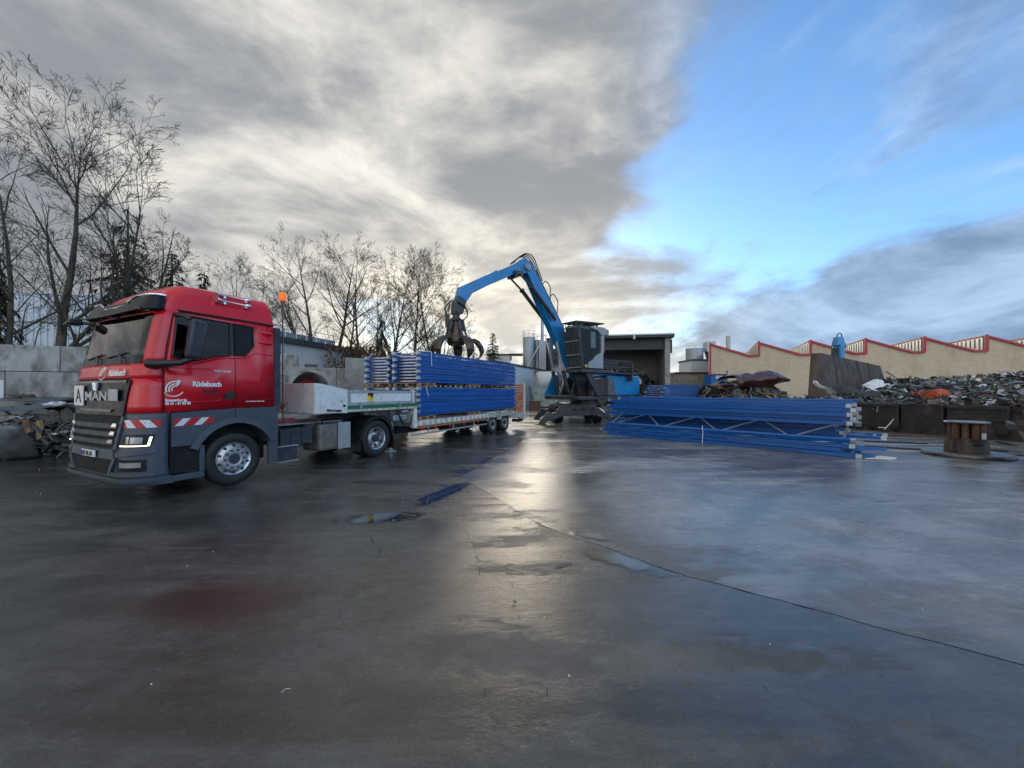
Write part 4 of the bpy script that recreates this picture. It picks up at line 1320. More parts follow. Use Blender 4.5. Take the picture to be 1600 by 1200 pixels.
m = MB(); m.bx(14.72, 14.80, -0.01, 0.07, 0.40, 2.22); m.bx(14.72, 14.80, 2.43, 2.51, 0.40, 2.22); m.build('tail_stake', 'trailer_white', L)
m = MB(); m.bx(14.3, 14.72, .1, .5, .30, .45); m.bx(14.3, 14.72, 2.0, 2.4, .30, .45); m.build('tail_light_box', 'frame_dark', L)

# spare wheel in the nose box
SW = empty('spare_wheel', TO, TROT, 'spare truck wheel with red hub standing in the trailer nose box', 'wheel')
m = MB()
cc, axv = V((3.62, 0.90, 1.825)), V((-0.93, -0.25, 0.22)).normalized()
m.lathe([(.29, -.11), (.33, -.14), (.42, -.145), (.455, -.12), (.462, -.05), (.455, -.045), (.455, -.035), (.462, -.03), (.462, .03), (.455, .035), (.455, .045), (.462, .05), (.455, .12), (.42, .145), (.33, .14), (.29, .11)], cc, axv, 40)
m.build('tyre', 'tyre_rubber', SW, smooth=35)
m = MB()
m.lathe([(.30, .09), (.27, .05), (.2, .0), (.16, .06), (.12, .12), (.002, .12)], cc, axv, 24)
m.build('hub', 'scrap_red', SW, smooth=35)

# ================================================================== RACK FRAMES
FL, FW, PW, PH = 7.0, 1.10, 0.105, 0.082
def post_mesh():
    m = MB()
    w, h = PW / 2, PH / 2
    # open channel with a rib on its outer face
    prof = [(-w, -h), (-w + .012, -h), (w, -h), (w, -h * .35), (w - .022, -h * .2), (w - .022, h * .2), (w, h * .35), (w, h), (-w, h), (-w, h * .40), (-w + .022, h * .25), (-w + .022, -h * .25), (-w, -h * .40)]
    m.prism(prof, lambda a, b, d: (d, a, b), 0.0, FL)
    return m
_pm = post_mesh()
ME_POST = _pm.mesh('post', 'rack_blue')
bm = bmesh.new(); bm.from_mesh(ME_POST); bmesh.ops.recalc_face_normals(bm, faces=bm.faces); bm.to_mesh(ME_POST); bm.free()
ME_FOOT = MB().bx(-0.02, 0.085, -0.058, 0.058, -0.046, 0.046).mesh('foot_plate', 'galvanised')
ME_STRUT = MB().bx(-0.02, 0.02, 0, FW - PW, -0.022, 0.022).mesh('strut', 'zinc_strut')
_d = MB(); _d.bar((0, 0, 0), (0.86, FW - PW, 0), 0.034, 0.026); ME_DIAG = _d.mesh('brace', 'zinc_strut')
_d = MB(); _d.bar((0, FW - PW, 0), (0.86, 0, 0), 0.034, 0.026); ME_DIAG2 = _d.mesh('brace', 'zinc_strut')
def rack_frame(parent_mtx, label, group, feet_front=True, braces=True, end_strut=True):
    """one pallet-rack upright frame lying flat; local x along its posts, y across, z up"""
    e = empty('rack_frame', label=label, cat='rack frame', group=group)
    e.matrix_world = parent_mtx
    inst(ME_POST, 'post', e, (0, PW / 2, 0))
    inst(ME_POST, 'post', e, (0, FW - PW / 2, 0))
    for y in (PW / 2, FW - PW / 2):
        inst(ME_FOOT, 'foot_plate', e, (0, y, 0) if feet_front else (FL, y, 0), (0, 0, 0) if feet_front else (0, 0, math.pi))
    if end_strut:
        inst(ME_STRUT, 'strut', e, (0.22, PW / 2, 0.0))
        inst(ME_STRUT, 'strut', e, (FL - 0.22, PW / 2, 0.0))
    if braces:
        for k in range(7):
            inst(ME_DIAG if k % 2 == 0 else ME_DIAG2, 'brace', e, (0.34 + k * 0.9, PW / 2, 0.0))
    return e
TM = Matrix.Translation(TO) @ Matrix.Rotation(TROT, 4, 'Z')
random.seed(21)
packs = [('upper near', 0.03, 2.085, 10, 0.1005), ('upper far', 1.27, 2.085, 9, 0.1005), ('lower near', 0.03, 1.025, 10, 0.0905), ('lower far', 1.27, 1.025, 10, 0.0905)]
for (nm, y0, z0, cnt, dz) in packs:
    for k in range(cnt):
        top = cnt - 1 - k
        lab = 'blue rack frame on the trailer, %s from the top of the %s pack' % (ORD[top] if top else 'topmost', nm)
        if top == 0: lab = 'blue rack frame on the trailer, the top one of the %s pack' % nm
        M = TM @ Matrix.Translation((6.76 + random.uniform(-.03, .03), y0 + random.uniform(-.006, .006) + (.034 if k % 2 != (cnt - 1) % 2 else 0), z0 + dz * (k + .5))) @ Matrix.Rotation(random.uniform(-.002, .002), 4, 'Z')
        rack_frame(M, lab, 'blue rack frames loaded on the trailer', feet_front=(k % 2 == (cnt - 1) % 2), braces=(top == 0))
# wooden bearers: pallets under each pack
def pallet(M, label, group):
    e = empty('wooden_pallet', label=label, cat='pallet', group=group)
    e.matrix_world = M
    for k in range(5):
        inst(ME_PB, 'board', e, (k * 0.175, 0, 0.100))
    for y in (0.05, 0.55, 1.05):
        for x in (0.05, 0.40, 0.75):
            inst(ME_PBL, 'block', e, (x, y, 0.055))
    for y in (0.05, 0.55, 1.05):
        inst(ME_PR, 'runner', e, (0.4, y, 0.010))
ME_PB = MB().bx(0, .10, 0, 1.1, 0, .02).mesh('board', 'raw_wood')
ME_PBL = MB().bx(-.05, .05, -.05, .05, -.034, .044).mesh('block', 'raw_wood')
ME_PR = MB().bx(-.4, .4, -.05, .05, -.009, .009).mesh('runner', 'raw_wood')
for (nm, z, y0) in (('upper near', 1.945, 0.03), ('upper far', 1.945, 1.27), ('lower near', 0.872, 0.03), ('lower far', 0.872, 1.27)):
    for j, (x, w_) in enumerate(((6.80, 'front'), (9.7, 'middle'), (12.75, 'rear'))):
        pallet(TM @ Matrix.Translation((x, y0, z + .012)), 'wooden pallet carrying the %s end of the %s pack of frames' % (w_, nm) if w_ != 'middle' else 'wooden pallet under the middle of the %s pack of frames' % nm, 'pallets between the packs')
# tie bands on the packs
for (x, z0, z1, dx_) in ((7.35, 2.64, 3.10, .02), (7.10, 1.64, 1.93, .10)):
    m = MB()
    m.tube([(x, 0.012, z1 + .0), (x + dx_ * .4, 0.008, (z0 + z1) / 2), (x + dx_, 0.006, z0)], 0.011, 5)
    if z0 > 2: m.tube([(x, .012, z1), (x - .05, .1, z1 + .02), (x - .1, .5, z1 + .015)], .011, 5)
    o = m.build('tie_band', 'white_band'); o.matrix_world = TM
    tag(o, 'loose white tie band hanging down the %s pack on the trailer' % ('upper near' if z0 > 2 else 'lower near'), 'strap')
# orange frames at the tail
ME_OP = MB().bx(0, 1.0, 0, .09, 0, .07).mesh('rail', 'orange_rack')
ME_OS = MB().bx(0, .05, .09, 2.15, .01, .06).mesh('strut', 'orange_rack')
for k in range(12):
    lab = 'orange steel frame at the trailer tail, %s' % ('topmost of its stack' if k == 11 else ORD[11 - k] + ' from the top of its stack')
    e = empty('orange_rack_section', label=lab, cat='steel frame', group='orange frames at the trailer tail')
    e.matrix_world = TM @ Matrix.Translation((13.86 + random.uniform(-.02, .02), .08, .80 + k * .115))
    inst(ME_OP, 'rail', e, (0, 0, 0)); inst(ME_OP, 'rail', e, (0, 2.15, 0))
    inst(ME_OS, 'strut', e, (0.02, 0, 0)); inst(ME_OS, 'strut', e, (.9, 0, 0))

# ================================================================== STACK ON THE GROUND
GO, GD = V((3.93, 16.27, 0)), V((5.36, -6.04, 0)).normalized()
GROT = math.atan2(GD.y, GD.x)
GM = Matrix.Translation(GO) @ Matrix.Rotation(GROT, 4, 'Z')
random.seed(33)
def gframe(x, y, z, lab, flip, rz=0.0, rx=0.0, braces=True, ry=0.0, lx=1.13):
    M = GM @ Matrix.Translation((x, y, z)) @ Matrix.Rotation(rz, 4, 'Z') @ Matrix.Rotation(ry, 4, 'Y') @ Matrix.Rotation(rx, 4, 'X') @ Matrix.Diagonal((lx, 1.0, 1.15, 1))
    return rack_frame(M, lab, 'blue rack frames stacked on the slab', feet_front=not flip, braces=braces)
GN = 'blue rack frame in the ground stack'
# (x, y, z, flip)
low = [(0.16, 0.0, 0.062), (-0.25, 0.05, 0.185), (0.02, 0.02, 0.308)]
for i, (x, y, z) in enumerate(low):
    gframe(x, y, z, '%s, %s' % (GN, ['the lowest one along the front edge', 'second layer up along the front edge', 'third layer up, under the leaning frame'][i]), i != 1, random.uniform(-.006, .006))
gframe(0.05, 0.0, 0.44, 'blue rack frame leaning in the ground stack with its zigzag braces showing', True, 0.0, R(24))
for i in range(7):
    gframe(-.55 + random.uniform(-.2, .2), 1.30, 0.062 + i * .122, '%s, rear column, %s layer from the ground' % (GN, ORD[i]), i % 2 == 0, random.uniform(-.01, .01), braces=(i > 5))
for i in range(6):
    z = 0.935 + i * 0.118
    gframe([0.05, 0.32, 0.20, 0.46, 0.30, 0.62][i], [-0.03, 0.03, -0.04, 0.04, -0.02, 0.05][i], z, '%s, upper front column, %s' % (GN, 'topmost' if i == 5 else ORD[5 - i] + ' from the top'), True if i < 5 else False, random.uniform(-.012, .012), braces=(i >= 4), lx=[1.12, 1.09, 1.10, 1.07, 1.08, 1.04][i])
for i in range(5):
    z = 0.935 + i * 0.118
    gframe(-.5 + random.uniform(-.3, .2), 1.30, z, '%s, upper rear column, %s from the bottom' % (GN, ORD[i]), i % 2 == 1, random.uniform(-.01, .01), braces=(i >= 4))
# loose pieces poking out on the right
gframe(0.55, 0.95, 0.47, 'blue rack frame sliding out of the ground stack towards the cable drum', True, R(3), braces=True)
for k, (x0, y0, z0, x1, y1, z1) in enumerate(((8.0, .40, .06, 8.32, .50, .06), (7.8, .75, .20, 8.5, .95, .20), (7.8, .2, .235, 8.15, .25, .235))):
    m = MB(); m.bar((x0 - 3, y0 - .1, z0), (x1, y1, z1), .10, .08)
    o = m.build('loose_post', 'rack_blue'); o.matrix_world = GM
    tag(o, ['single blue post lying lowest at the right end of the ground stack', 'single blue post jutting farthest right from the ground stack', 'short blue post end beside the lowest frame of the ground stack'][k], 'post', 'loose posts')
m = MB()
m.tube([(4.0, -.012, 0.0), (4.02, -.015, .35), (4.0, -.014, .62)], .012, 5)
o = m.build('tie_band', 'white_band'); o.matrix_world = GM
tag(o, 'thin white band tied round the front of the ground stack', 'strap')
# second stack further back
G2 = V((8.55, 21.6, 0)); d2 = V((5.3, 4.4, 0)).normalized()
G2M = Matrix.Translation(G2) @ Matrix.Rotation(math.atan2(d2.y, d2.x), 4, 'Z')
for i in range(18):
    M = G2M @ Matrix.Translation((random.uniform(-.25, .25), random.uniform(-.06, .06), .058 + i * .122)) @ Matrix.Rotation(random.uniform(-.015, .015), 4, 'Z')
    rack_frame(M, 'blue rack frame in the stack behind, %s' % ('topmost' if i == 17 else ORD[17 - i] + ' from the top'), 'blue rack frames in the stack behind', feet_front=i % 2 == 0, braces=(i > 15), end_strut=(i > 9))
# ================================================================== MATERIAL HANDLER
S0 = V((4.2, 22.2, 0.0))
EX = empty('material_handler', S0, math.atan2(-0.607, -0.794), 'blue material handler with raised caged cab lowering its orange-peel grab onto the trailer load', 'excavator')
def WL(x, y, z):
    """offset in yard axes from the slewing centre -> handler axes"""
    return (-0.794 * x - 0.607 * y, 0.607 * x - 0.794 * y, z)
def side_prism(m, poly, y0, y1): return m.prism(poly, lambda a, b, d: (a, d, b), y0, y1)
# boom, stick
m = MB()
side_prism(m, [(0.22, 2.45), (0.60, 2.15), (0.95, 2.55), (2.35, 4.45), (3.40, 6.05), (4.38, 7.65), (4.78, 8.15), (4.62, 8.45), (4.25, 8.40), (3.92, 7.95), (1.75, 5.02), (0.35, 3.0)], -0.22, 0.22)
bo = m.build('boom', 'crane_blue', EX, bevel=0.03)
m = MB(); side_prism(m, [(1.78, 5.18), (1.83, 5.14), (3.93, 8.00), (3.88, 8.04)], 0.05, 0.10); side_prism(m, [(1.78, 5.18), (1.83, 5.14), (3.93, 8.00), (3.88, 8.04)], 0.14, 0.19)
m.build('pipe_run', 'crane_dark', bo)
m = MB()
pts = [(4.25, 8.15), (4.55, 7.72), (5.2, 7.60), (6.81, 6.76), (7.66, 6.26), (7.98, 5.82), (8.40, 6.02), (8.28, 6.46), (6.81, 7.28), (6.35, 7.56), (6.28, 7.52), (4.99, 8.22), (4.66, 8.50), (4.36, 8.45)]
side_prism(m, pts, -0.20, 0.20)
so = m.build('stick', 'crane_blue', EX, bevel=0.03)
m = MB()
side_prism(m, [(7.96, 5.85), (8.16, 5.25), (8.62, 5.22), (8.56, 5.75), (8.38, 6.05)], -0.17, 0.17)
m.lathe([(0.002, -.22), (.14, -.22), (.14, .22), (.002, .22)], (8.36, 0, 5.34), (0, 1, 0), 16)
m.build('stick_head', 'crane_dark', so, bevel=0.02)
for (t, z, r_) in ((4.50, 8.05, .17), (5.10, 7.66, .12), (0.5, 2.6, .2)):
    m = MB(); m.lathe([(0.002, -.34), (r_, -.34), (r_, .34), (.002, .34)], (t, 0, z), (0, 1, 0), 16)
    m.build('pivot_pin', 'crane_grey' if t > 4 else 'crane_dark', EX, smooth=40)
m = MB(); side_prism(m, [(4.85, 7.75), (5.05, 7.45), (5.3, 7.42), (5.35, 7.7)], -.36, .36); m.build('cylinder_lug', 'crane_dark', EX)
for y in (-0.40, 0.40):
    m = MB()
    m.tube([(2.72, y, 5.55), (2.85, y, 5.72), (4.30, y, 7.00)], [.07, .10, .10], 10)
    m.lathe([(0.002, -.06), (.13, -.05), (.13, .05), (.002, .06)], (4.34, y, 7.03), (.75, 0, .66), 12)
    co = m.build('stick_cylinder', 'crane_dark', EX, smooth=40)
    m = MB(); m.tube([(4.30, y, 7.00), (5.12, y, 7.55)], .05, 8); m.build('rod', 'frame_dark', co, smooth=40)
    m = MB()
    m.tube([(1.75, y, 1.75), (2.15, y, 2.95)], .11, 10)
    co = m.build('lift_cylinder', 'crane_dark', EX, smooth=40)
    m = MB(); m.tube([(2.12, y, 2.9), (2.55, y * .75, 4.45)], .06, 8); m.build('rod', 'crane_grey', co, smooth=40)
# hydraulic hoses
random.seed(3)
for k in range(4):
    y = -.15 + .1 * k
    m = MB()
    m.tube(smooth_path([(5.3, y, 8.12), (4.95, y, 8.42 + .02 * k), (4.5, y, 8.66 + .03 * k), (4.05, y, 8.50 + .06 * k), (3.72, y, 8.05 + .03 * k), (3.4, y, 7.55)]), .028, 6)
    m.build('hose', 'black_plastic', EX, smooth=60)
for (t, z, b) in ((3.35, 7.4, .25), (2.85, 6.75, .42)):
    m = MB()
    m.tube(smooth_path([(t, .1, z), (t - .2, .12, z + .12 + b * .3), (t - .42 - b * .3, .14, z - .05), (t - .45 - b * .2, .14, z - .42 - b * .3), (t - .55, .1, z - .68 - b * .4)]), .026, 6)
    m.build('hose', 'black_plastic', EX, smooth=60)
m = MB(); m.tube(smooth_path([(8.45, .2, 5.75), (8.1, .26, 5.55), (7.98, .24, 5.2), (8.2, .2, 4.95)]), .03, 6); m.build('hose', 'black_plastic', EX, smooth=60)
m = MB(); m.tube(smooth_path([(8.5, -.2, 5.9), (8.85, -.2, 5.5), (8.7, -.2, 5.05)]), .03, 6); m.build('hose', 'black_plastic', EX, smooth=60)
# grab
GC = V((8.42, 0, 0))
m = MB()
m.tube([(8.40, 0, 5.35), (8.42, 0, 5.05)], .16, 10)
m.lathe([(0.002, 5.08), (.20, 5.08), (.24, 4.95), (.20, 4.90), (.26, 4.6), (.38, 4.2), (.42, 4.0), (.34, 3.85), (.002, 3.82)], (8.42, 0, 0), (0, 0, 1), 10)
gbo = m.build('grab', 'grab_steel', EX, smooth=25)
m = MB(); m.bx(8.78, 8.92, -.07, .07, 4.62, 5.18); m.bx(8.55, 8.85, -.05, .05, 4.9, 4.98); m.build('grab_bracket', 'grab_steel', gbo)
prof = [(0.36, 4.06, .13, .20), (0.72, 4.16, .16, .20), (0.98, 4.04, .21, .18), (1.16, 3.80, .23, .15), (1.22, 3.58, .20, .13), (1.14, 3.38, .13, .10), (0.96, 3.18, .04, .05)]
for k in range(5):
    a = R(20 + 72 * k)
    ca, sa = math.cos(a), math.sin(a)
    m = MB()
    vs, fs = [], []
    for (r_, z, hw, th) in prof:
        for (dw, dr) in ((-hw, -th / 2), (hw, -th / 2), (hw * .55, th / 2), (-hw * .55, th / 2)):
            rr = r_ + dr
            vs.append((8.42 + ca * rr - sa * dw, sa * rr + ca * dw, z + dr * .4))
    n = len(prof)
    for i in range(n - 1):
        for j in range(4):
            fs.append((i * 4 + j, i * 4 + (j + 1) % 4, (i + 1) * 4 + (j + 1) % 4, (i + 1) * 4 + j))
    fs += [(0, 1, 2, 3), tuple((n - 1) * 4 + j for j in (3, 2, 1, 0))]
    m.add(vs, fs)
    m.build('tine', 'grab_steel', gbo, bevel=0.02)
    m = MB()
    P = lambda r_, z: (8.42 + ca * r_, sa * r_, z)
    m.tube([P(.27, 4.95), P(.40, 4.5)], .085, 8); m.tube([P(.40, 4.5), P(.55, 4.15)], .05, 8); m.bar(P(.22, 4.98), P(.34, 4.9), .2, .1)
    m.build('grab_cylinder', 'crane_dark', gbo, smooth=40)
# cab with cage
prof = [(0.42, 2.98), (1.95, 2.98), (2.14, 4.0), (2.24, 5.22), (0.62, 5.22), (0.42, 4.7)]
m = MB(); side_prism(m, prof, 0.66, 1.60); co = m.build('operator_cab', 'cab_slate', EX, bevel=0.04)
m = MB(); side_prism(m, [(0.95, 3.75), (1.35, 3.45), (1.85, 3.12), (2.0, 4.0), (2.1, 5.05), (0.72, 5.05), (0.60, 4.6), (0.60, 3.85)], 1.602, 1.612); m.build('side_window', 'black_gloss', co)
m = MB(); side_prism(m, [(0.95, 4.1), (1.32, 4.1), (1.34, 4.95), (0.95, 4.95)], 1.613, 1.620); m.build('window_pane', 'sheet_bluegrey', co)
m = MB(); side_prism(m, [(0.36, 3.02), (1.55, 3.02), (1.55, 3.30), (1.20, 3.46), (0.92, 3.72), (0.60, 3.86), (0.36, 3.9)], 1.614, 1.66); m.build('grey_cowl', 'crane_grey', co, bevel=0.02)
m = MB(); side_prism(m, [(0.28, 3.86), (0.50, 3.86), (0.50, 5.1), (0.28, 5.0)], 1.45, 1.655); m.build('rear_pillar', 'crane_grey', co, bevel=0.02)
m = MB(); side_prism(m, [(1.35, 5.22), (0.35, 5.25), (-0.10, 5.12), (-0.08, 4.85), (0.55, 4.80), (0.80, 5.02), (1.35, 5.12)], 1.30, 1.68); m.build('rear_fairing', 'crane_grey', co, bevel=0.03)
m = MB(); m.hexa([(0.30, .60, 5.42), (2.5, .60, 5.34), (2.5, 1.68, 5.34), (0.30, 1.68, 5.42), (0.30, .60, 5.48), (2.48, .60, 5.39), (2.48, 1.68, 5.39), (0.30, 1.68, 5.48)])
for x in (.7, 2.0):
    for y in (.7, 1.5): m.bx(x, x + .08, y, y + .06, 5.2, 5.4)
m.build('roof_guard', 'crane_dark', co)
m = MB(); m.hexa([(1.99, .72, 3.1), (2.0, 1.54, 3.1), (1.98, 1.54, 3.1), (1.97, .72, 3.1), (2.255, .72, 5.1), (2.256, 1.54, 5.1), (2.23, 1.54, 5.1), (2.23, .72, 5.1)]); m.build('front_window', 'sheet_bluegrey', co)
for k in range(8):
    y = .66 + k * .135
    m = MB(); m.bar((2.06, y, 3.0), (2.40, y, 5.35), .03, .03, up=(0, 1, 0)); m.build('guard_bar', 'crane_dark', co)
for z in (3.05, 3.7, 4.4, 5.1):
    x = 2.065 + (z - 3.0) * .1447
    m = MB(); m.bar((x + .03, .64, z), (x + .03, 1.64, z), .03, .035); m.build('guard_bar', 'crane_grey', co)
for y in (1.62,):
    m = MB(); m.tube([(2.0, y + .04, 3.05), (2.3, y + .04, 4.9), (2.2, y + .04, 5.15)], .025, 6); m.tube([(1.9, y + .04, 3.0), (2.1, y + .04, 4.6)], .02, 6); m.build('handrail', 'crane_dark', co)
m = MB(); m.lathe([(0.002, 0), (.07, 0), (.075, -.06), (.002, -.07)], (1.75, 1.70, 3.12), (0, 1, 0), 10); m.build('work_lamp', 'yellow_label', co)
# cab riser and platform
m = MB()
m.bx(-.2, 2.1, .55, 1.72, 2.80, 2.96)
m.hexa([(.3, .55, 1.6), (1.2, .55, 1.6), (1.2, .75, 1.6), (.3, .75, 1.6), (.9, .55, 2.8), (1.7, .55, 2.8), (1.7, .75, 2.8), (.9, .75, 2.8)])
m.hexa([(.3, 1.35, 1.6), (.7, 1.35, 1.6), (.7, 1.5, 1.6), (.3, 1.5, 1.6), (1.2, 1.35, 2.8), (1.6, 1.35, 2.8), (1.6, 1.5, 2.8), (1.2, 1.5, 2.8)])
m.build('cab_riser', 'crane_dark', EX)
m = MB()
m.bx(-2.15, -.2, .75, 1.70, 2.78, 2.86)
m.bx(-2.2, -2.08, .75, 1.72, 2.4, 3.5)
m.build('walkway', 'crane_dark', EX)
m = MB()
for z in (3.15, 3.50): m.tube([(-2.1, 1.68, z), (.3, 1.68, z)], .03, 6)
for x in (-1.5, -.7): m.tube([(x, 1.68, 2.85), (x, 1.68, 3.5)], .025, 6)
m.bx(-2.1, .2, .8, .86, 3.40, 3.55)
m.build('walkway_rail', 'crane_dark', EX)
m = MB()
for k in range(5): m.bar((-1.9 + k * .4, 1.0, 2.86), (-1.6 + k * .42, 1.2, 3.05 + .1 * (k % 2)), .1, .12)
m.build('valve_block', 'grab_steel', EX)
# upper carriage
m = MB(); m.bx(-3.3, 1.9, -1.35, 1.35, 1.36, 1.56); m.build('turntable_deck', 'crane_dark', EX, bevel=.02)
m = MB(); m.bx(-3.35, -.35, -1.38, 1.38, 1.57, 2.72); m.bx(-3.0, -1.9, -.9, .9, 2.72, 3.02); m.build('engine_housing', 'crane_blue', EX, bevel=.06)
m = MB()
side_prism(m, [(-1.15, 1.60), (-.36, 1.60), (-.36, 2.55), (-.75, 2.55)], 1.382, 1.392)
m.build('grime_panel', 'sheet_grey', EX)
m = MB(); side_prism(m, [(-.33, 1.58), (.95, 1.58), (.75, 2.45), (-.33, 2.6)], 1.05, 1.375); m.build('front_housing', 'grab_steel', EX, bevel=.03)
m = MB(); side_prism(m, [(1.0, 1.57), (2.15, 1.57), (1.45, 2.75), (1.05, 2.75)], -1.2, -1.05); m.build('side_bracket', 'crane_blue', EX)
m = MB(); side_prism(m, [(.2, 1.57), (1.6, 1.57), (1.2, 2.4), (.55, 3.0), (.1, 3.0)], -.42, -.32); side_prism(m, [(.2, 1.57), (1.6, 1.57), (1.2, 2.4), (.55, 3.0), (.1, 3.0)], .32, .42); m.build('boom_bracket', 'crane_dark', EX)
m = MB(); m.lathe([(.002, 1.08), (.85, 1.08), (.85, 1.2), (.78, 1.2), (.78, 1.36), (.002, 1.36)], (0, 0, 0), (0, 0, 1), 28); m.build('slewing_ring', 'crane_dark', EX)
# under carriage, square to the yard
UX = -0.5
def wbox(m, x0, x1, y0, y1, z0, z1):
    return m.hexa([WL(x, y, z) for z in (z0, z1) for (x, y) in ((x0, y0), (x1, y0), (x1, y1), (x0, y1))])
m = MB(); wbox(m, UX - .65, UX + .95, -1.0, 3.1, .62, 1.10); m.build('undercarriage', 'crane_dark', EX, bevel=.03)
for wy in (-.15, 2.4):
    for wx in (UX - 1.05, UX + 1.15):
        m = MB()
        m.lathe([(.002, -.2), (.3, -.22), (.42, -.25), (.50, -.2), (.52, 0), (.50, .2), (.42, .25), (.3, .22), (.002, .2)], WL(wx, wy, .52), WL(1, 0, 0), 28)
        m.build('wheel', 'tyre_rubber', EX, smooth=40)
pol = [(-2.75, 0.0), (-2.72, .10), (-2.25, .70), (-2.02, .62), (-1.82, .66), (-1.58, 1.02), (-1.2, 1.10), (-.2, 1.12), (.42, 1.02), (.85, .62), (1.22, .62), (1.72, .10), (1.75, 0.0), (1.30, 0.0), (.95, .28), (.35, .50), (-1.35, .46), (-1.85, .30), (-2.25, .16), (-2.45, .0)]
m = MB(); m.prism(pol, lambda a, b, d: WL(a, d, b), -1.30, -1.02); sto = m.build('stabiliser', 'crane_dark', EX, bevel=.03)
m = MB()
for x in (-.95, -.45, .05): m.prism([(x, .78), (x + .25, .78), (x + .25, .86), (x, .86)], lambda a, b, d: WL(a, d, b), -1.31, -1.302)
m.build('stabiliser_slot', 'void_black', sto)
m = MB(); m.prism(pol, lambda a, b, d: WL(a, d, b), 3.1, 3.35); m.build('stabiliser', 'crane_dark', EX)
m = MB(); m.bar(WL(.5, -1.15, .9), WL(1.5, -1.35, .35), .1, .1); m.build('stabiliser_ram', 'chrome', sto)
m = MB(); m.prism([(-3.0, 0.0), (-2.3, 0.0), (-2.4, .05), (-2.9, .05)], lambda a, b, d: WL(a, d, b), -1.4, -.9); m.build('stabiliser_foot', 'crane_dark', sto)
# ================================================================== BLOCK WALL, LEFT
WA, WD = V((-16.8, 10.45, 0)), V((0.905, 0.425, 0)).normalized()
WROT = math.atan2(WD.y, WD.x)
BW = empty('block_wall', WA, WROT, 'grey wall of large concrete blocks behind the red truck', 'wall')
random.seed(2)
BL = MB(); BL.bx(0, 1.585, 0, .78, 0, .787); ME_BL = BL.mesh('block', 'concrete_block')
for row in range(4):
    for c_ in range(7):
        x = c_ * 1.6 + (0.0 if row % 2 else -.15) + (.6 if row == 2 else 0)
        if x > 8.6: continue
        o = inst(ME_BL, 'block', BW, (x + random.uniform(-.006, .006), random.uniform(-.02, .02), row * .80))
        md = o.modifiers.new('bevel', 'BEVEL'); md.width = .02; md.segments = 2
PWL = empty('panel_wall', WA + WD * 10.2, WROT, 'precast concrete wall panel with a square recess behind the trailer nose', 'wall')
for k, (x0, x1, zt) in enumerate(((-1.0, .72, 2.72), (.74, 2.45, 2.72))):
    m = MB(); m.bx(x0, x1, 0, .22, 0, zt); m.build('panel', 'concrete', PWL, bevel=.015)
m = MB(); m.bx(-.9, .6, -.012, 0.0, 1.55, 2.60); m.build('inlay', 'concrete_block', PWL)
PW2 = empty('panel_wall', WA + WD * 11.25 + V((-.05, .1, 0)), WROT, 'taller concrete panel whose end faces the load of blue frames', 'wall')
m = MB(); m.bx(0, 2.25, -.35, -.13, 0, 3.12); m.bx(2.25, 2.40, -.37, .9, 0, 3.14); m.build('panel', 'concrete', PW2, bevel=.012)
m = MB(); m.bx(1.25, 1.80, -.37, -.35, 1.95, 2.40); ro = m.build('recess_frame', 'concrete_block', PW2)
m = MB(); m.bx(1.33, 1.68, -.378, -.371, 2.0, 2.30); m.build('recess_face', 'concrete', ro)

# ================================================================== SCRAP HELPERS
def bent_sheet(name, matn, loc, rot, size, seed, fold=.25, label=None, cat='scrap', group=None, th=.012, nu=10, nv=5):
    m = MB()
    def fn(u, v):
        x, y = (u - .5) * size[0], (v - .5) * size[1]
        z = fold * (mnoise.noise(V((u * 2.6 + seed * 3.3, v * 2.2, seed))) + .35 * mnoise.noise(V((u * 7 + seed, v * 6, seed * 2.0))))
        z += fold * .8 * abs(((u * 2.0 + seed * .37) % 1.0) - .5)
        return (x, y, z)
    m.grid(fn, nu, nv)
    o = m.build(name, matn, solid=th, fix=False)
    o.location, o.rotation_euler = loc, rot
    return tag(o, label, cat, group)

# scrap pile by the wall on the left
PX = lambda u, v, d: ((u - 800) / 600 * d, d, 1.79 - (v - 612) / 600 * d)
SG = 'scrap metal by the block wall'
def along(u0, v0, u1, v1, d): return V(PX(u0, v0, d)), V(PX(u1, v1, d + .9))
sheets = [
    ('sheet_bluegrey', (0, 628, 85, 622, 10.6), .55, 'long pale blue-grey sheet on top of the scrap by the wall', .10),
    ('sheet_bluegrey', (0, 641, 92, 633, 10.2), .50, 'second blue-grey sheet, lying just under the top one by the wall', .10),
    ('rust_brown', (22, 619, 62, 621, 11.0), .35, 'rusty brown curled strip leaning on the block wall', .12),
    ('sheet_white', (78, 630, 106, 632, 10.3), .25, 'crumpled white sheet end beside the truck grille', .08),
    ('galvanised', (26, 653, 52, 650, 9.9), .22, 'shiny silver sheet end sticking out of the left scrap pile', .06),
    ('sheet_grey', (48, 690, 110, 688, 10.3), .35, 'grey flat strip on the ground before the left scrap pile', .04),
    ('sheet_white', (85, 676, 112, 674, 10.1), .10, 'bright thin strip low beside the truck bumper', .02),
    ('sheet_black', (60, 640, 110, 636, 10.9), .6, 'black buckled sheet in the middle of the left scrap pile', .2),
]
for i, (mt, (u0, v0, u1, v1, d), wdt, lab, fo) in enumerate(sheets):
    a, b = along(u0, v0, u1, v1, d)
    c_ = (a + b) / 2
    dd = b - a
    bent_sheet('metal_sheet', mt, c_, (R(12), 0, math.atan2(dd.y, dd.x)), (dd.length * 1.15 + (1.6 if u0 == 0 else 0), wdt), i + 1, fo, lab, 'sheet metal', SG)
